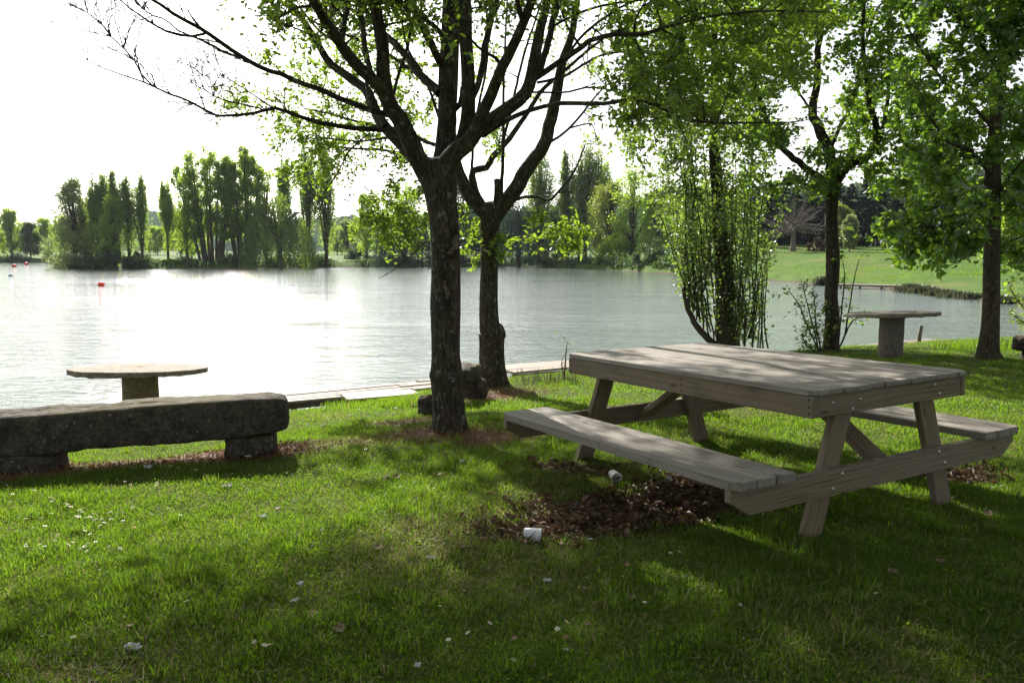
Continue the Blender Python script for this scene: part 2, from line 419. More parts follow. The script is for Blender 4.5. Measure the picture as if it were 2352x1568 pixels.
M['leaf_elm'] = foliage('elm_leaf', (.035, .07, .008), (.085, .135, .014), (.33, .50, .03), tw=.55, nscale=1.2)
M['leaf_mid'] = foliage('fresh_leaf', (.028, .068, .009), (.08, .145, .014), (.30, .50, .03), tw=.55, nscale=1.2, gloss=.07)
M['leaf_poplar'] = foliage('poplar_leaf', (.03, .062, .01), (.08, .125, .018), (.27, .42, .035), tw=.5, nscale=1.2, gloss=.10, rough=.35)
M['leaf_pale'] = foliage('sapling_leaf', (.06, .12, .02), (.12, .2, .03), (.32, .46, .05), tw=.5, nscale=3)
M['far_green'] = foliage('far_green_leaf', (.035, .08, .008), (.17, .26, .03), (.50, .70, .05), tw=.58, nscale=.5)
M['far_dark'] = foliage('far_dark_leaf', (.022, .05, .012), (.065, .115, .024), (.13, .22, .035), tw=.35, nscale=.5)
M['far_poplar'] = foliage('far_poplar_leaf', (.03, .075, .014), (.14, .205, .038), (.40, .56, .07), tw=.56, nscale=.5)
M['far_pale'] = foliage('far_pale_leaf', (.09, .13, .04), (.21, .27, .09), (.36, .46, .12), tw=.45, nscale=.5)
M['far_yellow'] = foliage('far_yellow_leaf', (.09, .14, .02), (.17, .22, .035), (.40, .48, .05), tw=.45, nscale=.6)
M['willow'] = foliage('willow_leaf', (.035, .08, .012), (.10, .16, .025), (.30, .44, .04), tw=.52, nscale=.4)
M['willow_blue'] = foliage('blue_willow_leaf', (.014, .036, .02), (.035, .07, .034), (.05, .10, .045), tw=.35, nscale=.4)
M['conifer'] = foliage('conifer_needles', (.008, .022, .013), (.022, .045, .022), (.02, .04, .02), tw=.2, nscale=.6, gloss=.02)
M['red_leaf'] = foliage('reddish_leaf', (.06, .07, .03), (.16, .09, .05), (.2, .14, .06), tw=.35, nscale=1.5)
M['reed'] = foliage('reed_blade', (.035, .04, .015), (.085, .085, .035), (.09, .10, .035), tw=.35, nscale=1.0)
M['grass'] = foliage('lawn_grass', (.034, .068, .005), (.085, .13, .011), (.23, .40, .018), tw=.52, nscale=1.1, rough=.4, gloss=.018, dead=(.93, (.30, .25, .11)))
M['litter'] = foliage('dry_leaf_litter', (.05, .03, .017), (.21, .13, .072), (.14, .08, .04), tw=.2, nscale=6, gloss=.02)
M['needles'] = foliage('red_brown_litter', (.16, .07, .03), (.38, .20, .10), (.26, .12, .05), tw=.2, nscale=5, gloss=.03)
M['deadleaf'] = plain('dead_leaf', (.16, .09, .05), .7, trans=.2, nsc=40, alt=(.27, .18, .12))
M['orangeleaf'] = plain('orange_leaf', (.38, .12, .025), .6, trans=.25, nsc=40, alt=(.3, .10, .025))
M['petal'] = plain('daisy_petal', (.8, .8, .78), .6, trans=.3)
M['daisy_eye'] = plain('daisy_centre', (.75, .5, .05), .8)
M['paper'] = plain('white_paper', (.66, .66, .66), .8, trans=.25)
M['cup'] = plain('white_plastic', (.82, .83, .86), .35, trans=.25)
M['cup2'] = plain('translucent_plastic', (.7, .7, .7), .3, trans=.5)
M['bolt'] = plain('galvanised_bolt', (.55, .56, .58), .4, metal=.9)
M['nail'] = plain('dark_nail', (.03, .025, .02), .7)
M['buoy_red'] = plain('red_buoy_plastic', (.75, .05, .02), .45)
M['buoy_white'] = plain('pale_buoy_plastic', (.55, .62, .72), .45)
M['stone_dark'] = stone('dark_lichened_stone', (.028, .024, .019), (.13, .11, .085), spots=(.30, .28, .24), moss=.6, lo=.63)
M['stone_top'] = stone('pale_stone_slab', (.17, .145, .11), (.36, .31, .25), spots=(.44, .40, .34), sc=1.2)
M['concrete'] = stone('weathered_concrete', (.22, .17, .10), (.36, .28, .17), spots=(.36, .32, .24), sc=.8, lo=.72)
M['concrete2'] = stone('grey_concrete', (.17, .14, .12), (.23, .195, .165), spots=(.25, .22, .19), sc=.8, lo=.78)
M['rock'] = stone('dark_wet_rock', (.03, .03, .03), (.10, .095, .09), sc=1.4)
NCROWN1 = 330; HAZE = 0.00007; SKY = .10; SUN = 5.0; EXPO = 1.25

# ================================================================== ground
def bare_mask(x, y):
    """1 where the turf is worn to litter"""
    x = np.asarray(x, float); y = np.asarray(y, float)
    w = .13 * wob(x * 2.3, y * 2.3) + .07 * wob(x * 6.1, y * 5.3)
    m = np.zeros_like(x)
    for (cx, cy, rx, ry, rot) in BARE:
        dx, dy = x - cx, y - cy; c, s_ = math.cos(rot), math.sin(rot)
        u = (dx * c + dy * s_) / rx; v = (-dx * s_ + dy * c) / ry
        d = np.sqrt(u * u + v * v) + w
        m = np.maximum(m, 1 - ss(.35, 1.3, d))
    return m
BARE = []
def bare(px, py, rx, ry, rot=0.0):
    p = gp(px, py); BARE.append((p[0], p[1], rx, ry, rot))
bare(1430, 1165, .95, .40, .1); bare(1580, 1120, .6, .36, YAW + .4); bare(1235, 1222, .42, .18, .2); bare(1340, 1210, .6, .3, 0)
bare(1300, 1075, .42, .18, -.3)
bare(1035, 1000, .75, .5, 0); bare(1125, 910, .85, .6, .4); bare(930, 968, .6, .2, .45)
bare(330, 1066, 1.7, .26, .30); bare(0, 1096, .9, .3, .3); bare(610, 1036, .5, .3, .3); bare(500, 1045, .7, .24, .3)
bare(2210, 900 + 190, .45, .25, .3)
LIT_RED = list(BARE[5:12])
NEEDLE_SPOTS = BARE[5:12]

def build_ground():
    az_in = np.radians(np.linspace(-39, 39, 620)); 
    az = np.concatenate([np.radians(np.linspace(-180, -39.6, 60)), az_in, np.radians(np.linspace(39.6, 180, 60)[:-1])])
    r = [0.4]
    while r[-1] < 1500: r.append(r[-1] * (1.012 if r[-1] < 260 else 1.05))
    r = np.array(r); A, Rr = np.meshgrid(az, r)
    x = Rr * np.sin(A); y = Rr * np.cos(A); z = terrain(x, y)
    b = np.where(Rr < 30, bare_mask(x, y), 0)
    z = z - .018 * b + .006 * wob(x * 9, y * 9) * b
    n = len(az); m = len(r)
    V = np.stack([x, y, z], -1).reshape(-1, 3)
    V = np.vstack([V, [[0, 0, T(0, .01)]]])
    i = np.arange(m - 1)[:, None] * n; j = np.arange(n)[None]; jn = (j + 1) % n
    Q = np.stack([i + j, i + n + j, i + n + jn, i + jn], -1).reshape(-1, 4)
    jj = np.arange(n); Q = np.vstack([Q, np.stack([jj, (jj + 1) % n, np.full(n, m * n), np.full(n, m * n)], -1)])
    mb = MB(); mb.add(V, Q[:, ::-1][:, [0, 1, 2, 3]] if False else Q, V, np.concatenate([b.ravel(), [0]]))
    m_, nt, out = newmat('turf_and_soil')
    g = attr(nt, 'gco').outputs['Vector']; bm_ = attr(nt, 'rnd').outputs['Fac']
    sx = N(nt, 'ShaderNodeSeparateXYZ'); LK(nt, g, sx.inputs[0])
    n1 = noise_tex(nt, g, .35, 6, .6); n2 = noise_tex(nt, g, 6, 6, .7); n3 = noise_tex(nt, g, .06, 4, .6); n4 = noise_tex(nt, g, 45, 4, .7)
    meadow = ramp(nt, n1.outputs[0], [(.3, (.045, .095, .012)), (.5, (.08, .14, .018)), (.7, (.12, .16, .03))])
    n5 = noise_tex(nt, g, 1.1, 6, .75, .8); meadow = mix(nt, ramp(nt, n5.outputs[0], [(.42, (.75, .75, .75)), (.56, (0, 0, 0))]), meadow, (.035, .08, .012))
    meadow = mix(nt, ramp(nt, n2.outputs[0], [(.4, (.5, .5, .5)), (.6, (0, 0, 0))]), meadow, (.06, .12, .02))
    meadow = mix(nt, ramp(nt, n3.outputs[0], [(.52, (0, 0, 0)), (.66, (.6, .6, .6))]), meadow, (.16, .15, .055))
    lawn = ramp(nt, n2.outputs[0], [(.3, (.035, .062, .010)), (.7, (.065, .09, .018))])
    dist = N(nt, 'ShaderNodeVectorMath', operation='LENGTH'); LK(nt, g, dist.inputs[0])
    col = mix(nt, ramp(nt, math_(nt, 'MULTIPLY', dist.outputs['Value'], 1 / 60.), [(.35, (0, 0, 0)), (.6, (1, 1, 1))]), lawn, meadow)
    soil = ramp(nt, n4.outputs[0], [(.3, (.05, .034, .024)), (.55, (.12, .08, .052)), (.75, (.22, .16, .11))])
    col = mix(nt, bm_, col, soil)
    mud = ramp(nt, n2.outputs[0], [(.3, (.05, .035, .025)), (.7, (.14, .095, .07))])
    col = mix(nt, ramp(nt, math_(nt, 'MULTIPLY', math_(nt, 'ADD', math_(nt, 'ADD', sx.outputs[2], 1.0), math_(nt, 'MULTIPLY', math_(nt, 'SUBTRACT', n1.outputs[0], .5), .5)), 1.0), [(.10, (1, 1, 1)), (.18, (0, 0, 0))]), col, mud)
    p = N(nt, 'ShaderNodeBsdfPrincipled'); p.inputs['Roughness'].default_value = .95; p.inputs['Specular IOR Level'].default_value = .1
    LK(nt, col, p.inputs['Base Color']); LK(nt, bump(nt, math_(nt, 'ADD', n2.outputs[0], n4.outputs[0]), .6, .03), p.inputs['Normal']); LK(nt, p.outputs[0], out.inputs[0])
    o = mb.build('ground', m_); tag(o, 'grassy lakeside ground, worn lawn sloping to the lake and meadow beyond', kind='structure')
build_ground()

def build_water():
    mb = MB(); S = 420
    mb.add([(-S, -30, WATER), (S, -30, WATER), (S, S, WATER), (-S, S, WATER)], [(0, 1, 2, 3)])
    m, nt, out = newmat('lake_water')
    g = attr(nt, 'gco').outputs['Vector']
    rot = N(nt, 'ShaderNodeMapping'); rot.inputs['Rotation'].default_value = (0, 0, .25); rot.inputs['Scale'].default_value = (.55, 1.25, 1); LK(nt, g, rot.inputs[0])
    a = noise_tex(nt, rot.outputs[0], 4.2, 4, .62, .6); b = noise_tex(nt, rot.outputs[0], .9, 3, .55, .4); c = noise_tex(nt, rot.outputs[0], 13, 2, .5)
    h = math_(nt, 'ADD', math_(nt, 'MULTIPLY', a.outputs[0], .085), math_(nt, 'ADD', math_(nt, 'MULTIPLY', b.outputs[0], .12), math_(nt, 'MULTIPLY', c.outputs[0], .018)))
    wp = N(nt, 'ShaderNodeMapping'); wp.inputs['Rotation'].default_value = (0, 0, .2); wp.inputs['Scale'].default_value = (.035, .16, 1); LK(nt, g, wp.inputs[0])
    wn = noise_tex(nt, wp.outputs[0], 1.0, 4, .6, .8)      # wind patches: calmer and rougher streaks
    h = math_(nt, 'MULTIPLY', h, ramp(nt, wn.outputs[0], [(.3, (.45, .45, .45)), (.65, (1.25, 1.25, 1.25))]))
    bp = N(nt, 'ShaderNodeBump'); bp.inputs['Strength'].default_value = WAVE; bp.inputs['Distance'].default_value = 1.0; LK(nt, h, bp.inputs['Height'])
    p = N(nt, 'ShaderNodeBsdfPrincipled'); p.inputs['Base Color'].default_value = (.115, .15, .125, 1)
    p.inputs['Roughness'].default_value = .06; p.inputs['IOR'].default_value = 1.333
    LK(nt, bp.outputs[0], p.inputs['Normal']); LK(nt, p.outputs[0], out.inputs[0])
    tag(mb.build('water', m), 'rippled lake water, glaring white in the back light', kind='structure')
WAVE = .58
build_water()

def hill(name, pxs, pys, Y, depth, col, label):
    """a wooded ridge: crest line seen at (px,py), Y metres away"""
    px = np.linspace(pxs[0], pxs[-1], 300); py = np.interp(px, pxs, pys)
    x = (px - 1176) / 1837 * Y; zc = CAMH - (py - HY) / 1837 * Y
    zc = zc + Y * .0016 * (np.sin(px * .21) + np.sin(px * .093 + 1) + .7 * np.sin(px * .47 + 2))
    rows = 16; V = []
    for k in range(rows):
        t = k / (rows - 1); prof = math.sin(min(t * 1.6, 1) * math.pi / 2) if t < .625 else math.cos((t - .625) / .375 * math.pi / 2)
        V.append(np.stack([x * (1 + (t - .6) * depth / Y), np.full_like(x, Y + (t - .625) * depth), -3 + (zc + 3) * prof + 1.2 * np.sin(px * .3 + k * 2.1) * prof * Y / 600], -1))
    V = np.concatenate(V); n = 300
    i = np.arange(rows - 1)[:, None] * n; j = np.arange(n - 1)[None]
    Q = np.stack([i + j, i + j + 1, i + n + j + 1, i + n + j], -1).reshape(-1, 4)
    mb = MB(); mb.add(V, Q, V)
    m, nt, out = newmat(name + '_woods'); g = attr(nt, 'gco').outputs['Vector']
    n1 = noise_tex(nt, g, .09, 8, .7); n2 = noise_tex(nt, g, .012, 4, .6)
    c = ramp(nt, n1.outputs[0], [(.3, tuple(v * .5 for v in col)), (.6, col), (.75, tuple(v * 1.5 for v in col))])
    c = mix(nt, ramp(nt, n2.outputs[0], [(.45, (0, 0, 0)), (.6, (.6, .6, .6))]), c, tuple(v * 1.3 for v in col))
    d = N(nt, 'ShaderNodeBsdfDiffuse'); LK(nt, c, d.inputs[0]); LK(nt, bump(nt, n1.outputs[0], 1, 6), d.inputs['Normal']); LK(nt, d.outputs[0], out.inputs[0])
    tag(mb.build('hills', m), label, kind='structure')
hill('left', [-1600, -900, -200, 0, 60, 110, 230, 330, 345, 400, 440, 560, 700, 790, 900, 1100, 1300, 1480], [515, 530, 528, 524, 518, 524, 520, 500, 488, 486, 492, 505, 506, 499, 503, 490, 470, 470], 800, 260, (.06, .10, .06), 'hazy wooded ridge on the far horizon behind the lake')
hill('right', [1380, 1440, 1500, 1640, 1800, 1950, 2100, 2200, 2352, 2600], [500, 470, 452, 445, 436, 428, 408, 392, 380, 385], 480, 150, (.07, .12, .04), 'green wooded hillside rising behind the conifers on the right')

# path on the far meadow
mb = MB(); V = []; pxs = np.linspace(300, 760, 60)
for k in range(60):
    px = pxs[k]; Y = 176 + 10 * math.sin(k * .05) - .12 * k
    for w in (-1.3, 0, 1.3):
        x = (px - 1176) / 1837 * Y; V.append((x, Y + w, T(x, Y + w) + .05))
Q = [(k * 3 + a, (k + 1) * 3 + a, (k + 1) * 3 + a + 1, k * 3 + a + 1) for k in range(59) for a in (0, 1)]
mb.add(V, Q, V); tag(mb.build('path', plain('path_gravel', (.42, .38, .30), .95, nsc=.6, alt=(.34, .3, .23))), 'pale gravel path crossing the far meadow', kind='structure')

# ================================================================== picnic table
def picnic_table():
    cx, cy = 1.5617, 5.2307
    z0 = -.004; t = thing('picnic_table', 'large weathered wooden picnic table with two attached benches in the dappled shade', 'picnic table', (cx, cy, z0), YAW)
    t.rotation_euler = (-.0205 * 1.0, 0, YAW); t.rotation_mode = 'XYZ'
    # tilt about the local x axis: down towards the lake
    from mathutils import Matrix
    t.rotation_euler = (Matrix.Rotation(YAW, 3, 'Z') @ Matrix.Rotation(-.0205, 3, 'X')).to_euler()
    rs = random.Random(3)
    X = np.array([1., 0, 0]); Yv = np.array([0, 1., 0]); Z = np.array([0, 0, 1.])
    HL, HW = 1.103, .69
    mb = MB(); n = 12; w = 2 * HW / n
    for k in range(n):
        x = -HW + w * (k + .5); j0 = rs.uniform(-.006, .008); j1 = rs.uniform(-.006, .006)
        zt = .793 - .014 + rs.uniform(-.0015, .0015)
        if k in (0, n - 1):
            c = .045; sgn = 1 if k == 0 else -1
            hw = w / 2 - .0025
            ol = [(-HL, sgn * (hw)), (-HL, sgn * (-hw + c)), (-HL + c, -sgn * hw), (HL - c, -sgn * hw), (HL, sgn * (-hw + c)), (HL, sgn * hw)]
            if sgn < 0: ol = ol[::-1]
            poly_board(mb, [(a, -b) for a, b in ol][::-1], .028, (x, 0, zt), Yv, -X, 'u', seed=k * 1.37)
        else:
            beam(mb, (x, -HL + j0, zt), (x, HL + j1, zt), w - .008, .028, X, seed=k * 1.37)
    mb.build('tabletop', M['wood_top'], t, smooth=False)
    zc = (.647 + .763) / 2; hA = .116
    for sx in (-1, 1):
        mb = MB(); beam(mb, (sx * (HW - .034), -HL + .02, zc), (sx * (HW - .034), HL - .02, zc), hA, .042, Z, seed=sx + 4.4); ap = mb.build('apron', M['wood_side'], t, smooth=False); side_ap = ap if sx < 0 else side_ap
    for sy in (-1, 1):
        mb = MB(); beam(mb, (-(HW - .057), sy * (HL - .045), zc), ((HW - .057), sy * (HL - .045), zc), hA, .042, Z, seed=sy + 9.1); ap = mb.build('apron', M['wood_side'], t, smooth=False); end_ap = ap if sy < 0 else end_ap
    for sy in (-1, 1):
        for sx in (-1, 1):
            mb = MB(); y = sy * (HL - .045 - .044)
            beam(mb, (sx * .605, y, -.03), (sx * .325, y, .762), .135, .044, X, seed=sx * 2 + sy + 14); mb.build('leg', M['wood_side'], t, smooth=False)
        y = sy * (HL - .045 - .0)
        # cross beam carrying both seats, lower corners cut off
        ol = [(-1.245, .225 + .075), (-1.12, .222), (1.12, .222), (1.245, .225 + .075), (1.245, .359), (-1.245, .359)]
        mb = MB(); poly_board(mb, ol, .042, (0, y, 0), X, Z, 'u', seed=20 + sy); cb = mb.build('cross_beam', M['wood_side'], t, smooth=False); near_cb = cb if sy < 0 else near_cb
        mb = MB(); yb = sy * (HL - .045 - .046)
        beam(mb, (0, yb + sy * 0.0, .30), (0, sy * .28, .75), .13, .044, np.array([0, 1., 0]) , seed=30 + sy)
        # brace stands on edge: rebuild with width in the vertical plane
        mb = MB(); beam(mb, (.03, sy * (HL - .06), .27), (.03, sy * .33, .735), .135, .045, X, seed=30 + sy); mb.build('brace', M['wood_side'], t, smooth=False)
    for sx in (-1, 1):
        mb = MB(); w = (1.25 - .84) / 3
        for k in range(3):
            xx = sx * (.84 + w * (k + .5)); SL = 1.125 + rs.uniform(-.004, .004)
            if k == 2:
                c = .06; hw = w / 2 - .005
                ol = [(-SL, -hw), (SL, -hw), (SL, hw - c * .6), (SL - c, hw), (-SL + c, hw), (-SL, hw - c * .6)]
                poly_board(mb, ol, .046, (xx, 0, .406 - .023), Yv * sx * 1.0, X * sx, 'u', seed=40.7 + k + sx) if sx < 0 else poly_board(mb, ol, .046, (xx, 0, .406 - .023), Yv, X, 'u', seed=40.2 + k)
            else:
                beam(mb, (xx, -SL, .406 - .023), (xx, SL, .406 - .023), w - .010, .046, X, seed=40 + k * 1.31 + sx * 3.3)
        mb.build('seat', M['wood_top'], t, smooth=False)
    # bolts and nails
    def disc(x, y, z, r, h, name, mat, ax, par):
        mb = MB(); a = np.array(ax, float); c = np.array([x, y, z])
        tube(mb, [c, c + a * h * .5, c + a * h], [r, r, r * .6], 8); mb.build(name, mat, par)
    yo = -HL + .045 - .021
    for (x, z) in ((-.52, .715), (-.30, .715), (-.36, .668), (.37, .735), (.42, .68)): disc(x, yo + .002, z, .010, .009, 'bolt', M['bolt'], (0, -1, 0), end_ap)
    for (x, z) in ((-.43, .33), (-.50, .258), (.44, .335), (.50, .262)): disc(x, yo + .002, z, .011, .010, 'bolt', M['bolt'], (0, -1, 0), near_cb)
    xo = -(HW - .034) - .021
    for y in (-HL + .045, -.12, HL - .05):
        for z in (.742, .705, .668): disc(xo + .001, y, z, .0065, .003, 'nail', M['nail'], (-1, 0, 0), side_ap)
picnic_table()

# ================================================================== stone benches
def stone_block(name, parent, L, W, H, mat, seed, rough=.03, p=5, nu=90, nv=50, loc=(0, 0, 0), rot=(0, 0, 0)):
    mb = MB()
    def fn(u, v):
        th = u * 2 * math.pi; ph = (v - .5) * math.pi
        c = np.stack([np.cos(ph) * np.cos(th), np.cos(ph) * np.sin(th), -np.sin(ph)], -1)
        k = (np.abs(c) ** p).sum(1) ** (-1 / p); c = c * k[:, None]
        q = c * np.array([L / 2, W / 2, H / 2])
        d = nz(q, 2.3, seed, 4) * rough * 1.4 + nz(q, 7.0, seed + 3, 4) * rough * .9 + nz(q, 19.0, seed + 9, 3) * .004
        nn = c / np.linalg.norm(c, axis=1, keepdims=True)
        return q + nn * d[:, None]
    grid_blob(mb, fn, nu, nv)
    o = mb.build(name, mat, parent); o.location = loc; o.rotation_euler = rot; return o

def stone_bench():
    # right end at px 640, left end past the frame edge
    a = gp(612, 1045); b = gp(60, 1085)
    d = (a - b)[:2]; L0 = np.linalg.norm(d); d /= L0; ang = math.atan2(d[1], d[0])
    aR = at(640, 930, a[1] + .1); 
    right = np.array([(645 - 1176) / F * a[1] * 1.0, a[1] + .12]); left = right - d * 3.3
    c = (right + left) / 2
    kx = (0 - 1176) / F; tt = (right[0] - kx * right[1]) / (d[0] - kx * d[1]); Yl = right[1] - d[1] * tt
    zt_r = at(630, 900, right[1])[2]; zt_l = at(0, 947, Yl)[2]
    zb_r = at(620, 992, right[1] - .15)[2]
    gl = T(b[0], b[1]); gr = T(a[0], a[1])
    t = thing('stone_bench', 'long rough stone slab bench on two squat blocks, left edge of the lawn', 'stone bench', (c[0], c[1], T(c[0], c[1])), ang)
    sl = (zt_r - zt_l) / tt; ztop = zt_r - sl * 1.65 - t.location.z; H = .31; tilt = math.atan(sl)
    stone_block('seat_slab', t, 3.3, .40, H, M['stone_dark'], 1.3, .012, 8, 150, 60, (0, 0, ztop - H / 2 + .0), (0, -tilt, 0))
    xr = 1.65 - .30; g = gr - t.location.z
    h1 = ztop - H + .07 - (g - .03)
    stone_block('support', t, .40, .34, h1, M['stone_dark'], 5.1, .02, 6, 40, 26, (xr, 0, (g - .03) + h1 / 2 + tilt * xr * 0), (0, 0, .05))
    xl = xr - L0 + .05
    stone_block('support', t, .62, .36, h1 + .02, M['stone_dark'], 8.1, .025, 6, 40, 26, (xl, 0, (gl - t.location.z - .05) + h1 / 2), (0, 0, -.05))
    return t
stone_bench()

def bench2():
    p = gp(980, 955); q = gp(1085, 915)
    d = (q - p)[:2]; L = np.linalg.norm(d); d /= L; c = (p + q) / 2
    t = thing('stone_bench', 'short dark stone bench end-on, mostly hidden behind the thick foreground trunk', 'stone bench', (c[0], c[1], c[2]), math.atan2(d[1], d[0]))
    zt = at(1075, 832, q[1])[2] - c[2]
    stone_block('seat_slab', t, L * .55, .28, .19, M['stone_dark'], 2.7, .02, 4, 60, 36, (.28 * L, 0, zt - .10), (0, -.03, 0))
    stone_block('support', t, .26, .3, .30, M['stone_dark'], 3.7, .03, 5, 34, 24, (L / 2 + .02, 0, q[2] - c[2] + .10))
    stone_block('support', t, .2, .24, .26, M['stone_dark'], 4.7, .03, 3, 34, 24, (-L / 2 + .02, .0, p[2] - c[2] + .09))
bench2()
p = gp(2352, 823)
t = thing('stone_bench', 'dark brown stone bench end cut off by the right frame edge', 'stone bench', (p[0] + .55, p[1], p[2]), .2)
stone_block('seat_slab', t, 1.5, .4, .26, M['stone_dark'], 6.6, .03, 5, 60, 34, (0, 0, .24)); stone_block('support', t, .34, .3, .22, M['stone_dark'], 7.7, .03, 5, 30, 20, (-.45, 0, .06)); stone_block('support', t, .34, .3, .22, M['stone_dark'], 9.7, .03, 5, 30, 20, (.45, 0, .06))

# ================================================================== round tables
def round_table(x, y, ztop, D, ped_r, label, mt, mp, tilt, seed, th=.07):
    g = T(x, y); t = thing('round_table', label, 'stone table', (x, y, g), 0)
    h = ztop - g; mb = MB()
    def fn(u, v):
        a = u * 2 * math.pi; ph = (v - .5) * math.pi
        c = np.cos(ph); s_ = -np.sin(ph); k = 14
        rr = (np.abs(c) ** k + np.abs(s_) ** k) ** (-1 / k); cr = c * rr; cz = s_ * rr
        rad = D / 2 * (1 + .012 * np.sin(3 * a + seed) + .008 * np.sin(7 * a + seed * 2) + .006 * np.sin(17 * a))
        P = np.stack([np.cos(a) * cr * rad, np.sin(a) * cr * rad, cz * th / 2], -1)
        n_ = nz(P, 5, seed, 3); P[:, 2] += np.where(cz < 0, -np.abs(n_) * .022 * np.abs(cr), n_ * .004)
        return P
    grid_blob(mb, fn, 96, 60)
    o = mb.build('tabletop', mt, t); o.location = (0, 0, h - th / 2); o.rotation_euler = tilt
    mb = MB(); zz = np.linspace(-.1, h - th + .02, 12)
    tube(mb, np.stack([0 * zz, 0 * zz, zz], -1), ped_r * (1 + .012 * np.sin(zz * 21)), 40, rough=.008, seed=seed)
    mb.build('pedestal', mp, t)
p = at(320, 843, 8.75)
round_table(p[0], p[1], p[2], 1.42, .187, 'round stone topped table by the water, behind the long stone bench', M['stone_top'], M['concrete'], (-.068, .012, 0), 1.0, .06)
p = gp(2058, 822); q = at(2058, 719, p[1] + .05)
round_table(p[0], p[1] + .2, q[2], 197 / F * (p[1] + .2) , .19, 'round stone table on a smooth grey concrete pillar, right of the picnic table', M['stone_top'], M['concrete2'], (-.042, -.03, 0), 2.4, .055)

# ================================================================== walkway along the shore
def walkway(px0, px1, s0, s1, z, label, nb, seed, posts=True, mat='wood_dock'):
    def pt(px, s):                                     # point on the line s = const seen at px
        k = (px - 1176) / 1830; y = s / (LN[0] * k + LN[1]); return np.array([k * y, y])
    A = pt(px0, (s0 + s1) / 2); B = pt(px1, (s0 + s1) / 2); L = abs((B - A) @ TN)
    t = thing('walkway', label, 'walkway', (A[0], A[1], z), YAW)
    mb = MB(); w = (s1 - s0) / nb; rs = random.Random(seed)
    for k in range(nb):
        u = 0.0
        while u < L:
            l = min(rs.uniform(2.2, 3.6), L - u)
            yy = -(s1 - s0) / 2 + w * (k + .5); dz = rs.uniform(-.012, .012)
            beam(mb, (u + .006, yy, dz), (u + l - .006, yy + rs.uniform(-.01, .01), dz + rs.uniform(-.01, .01)), w - .012, .035, (0, 1, 0)); u += l + .001
    mb.build('deck', M[mat], t, smooth=False)
    if posts:
        mb = MB(); beam(mb, (0, -(s1 - s0) / 2 + .06, -.075), (L, -(s1 - s0) / 2 + .06, -.075), .09, .06, (0, 0, 1)); mb.build('joist', M['wood_dark'], t, smooth=False)
        mb = MB(); beam(mb, (0, (s1 - s0) / 2 - .06, -.075), (L, (s1 - s0) / 2 - .06, -.075), .09, .06, (0, 0, 1)); mb.build('joist', M['wood_dark'], t, smooth=False)
        u = .6
        while u < L:
            mb = MB(); tube(mb, [(u, -(s1 - s0) / 2 + .1, -.9), (u, -(s1 - s0) / 2 + .1, -.1)], [.05, .05], 8); mb.build('post', M['wood_dark'], t); u += 1.9
    return t
walkway(560, 1010, 11.75, 12.55, -.70, 'weathered plank walkway at the water edge, left of the thick trunk', 5, 4)
walkway(1150, 1345, 11.3, 12.2, -.50, 'narrow plank walkway at the water edge, between the dark trunks and the picnic table', 3, 5)
walkway(1915, 2160, 11.35, 11.85, -.66, 'plank walkway at the water edge behind the right round table', 3, 6)
# pale ramp
a = gp(905, 924); a = at(895, 908, 11.0); t = thing('ramp', 'pale new board ramp leading from the lawn to the left walkway', 'ramp', (a[0], a[1], a[2]), YAW)
for k in range(3):
    mb = MB(); beam(mb, (-.62 + k * .02, .02 + k * .17, -.0), (.52 - k * .14 + .1, .02 + k * .17, -.02), .155, .03, (0, 1, 0)); mb.build('board', M['wood_pale'], t, smooth=False)

def rock(px, py, w, h, label, mat='rock', seed=1.0, name='boulder', cat='rock', Y=None, group=None):
    q = gp(px, py) if Y is None else at(px, py, Y); W_ = w / F * q[1]; H_ = h / F * q[1]
    mb = MB()
    def fn(u, v):
        th = u * 2 * math.pi; ph = (v - .5) * math.pi
        P = np.stack([np.cos(ph) * np.cos(th) * W_ / 2, np.cos(ph) * np.sin(th) * W_ / 2 * .8, -np.sin(ph) * H_ * .9], -1)
        return P * (1 + .18 * nz(P, 1.3 / W_, seed, 3))[:, None]
    grid_blob(mb, fn, 28, 18)
    o = mb.build(name, M[mat], None); o.location = q; return tag(o, label, cat, group)
rock(1184, 864, 20, 7, 'small dark rounded rock by the water, nearer the second trunk', seed=1.2, Y=13.4)
rock(1236, 862, 28, 8, 'larger dark rounded rock by the water, nearer the picnic table', seed=2.2, Y=13.7)
rock(622, 1022, 22, 24, 'white rounded lump in the grass behind the right block of the stone bench', 'paper', 4.0, 'plastic_bag', 'litter')

# stakes
def stake(px, py0, py1, dx, r, label, Y=None, mat='dead_bark'):
    q = gp(px, py0) if Y is None else at(px, py0, Y); e = at(px + dx, py1, q[1])
    mb = MB(); tube(mb, [q - np.array([0, 0, .5]) - q, (e - q) * .5, e - q], [r, r, r * .95], 10, rough=.05)
    o = mb.build('stake', M[mat], None); o.location = q; tag(o, label, 'stake')
stake(2108, 795, 748, 8, .045, 'leaning wooden stake behind the right round table', 18.6)
stake(2095, 678, 672, 0, .1, 'short dark stub standing in the water off the far right bank', 53, 'wood_dark')
# landing board on the right bank
a = at(1925, 664, 57); b = at(2072, 664, 54.5)
t = thing('landing_stage', 'low dark landing stage along the far right bank', 'landing stage', (a[0], a[1], WATER + .12), math.atan2(b[1] - a[1], b[0] - a[0]))
Lr = float(np.linalg.norm((b - a)[:2])); mb = MB(); beam(mb, (0, 0, .10), (Lr, 0, .10), 1.4, .14, (0, 1, 0)); mb.build('deck', M['wood_dock'], t, smooth=False)
for u in (.3, 1.6, 3, Lr - .3):
    mb = MB(); tube(mb, [(u, -.55, -.9), (u, -.55, .02)], [.07, .07], 8); mb.build('post', M['wood_dark'], t)

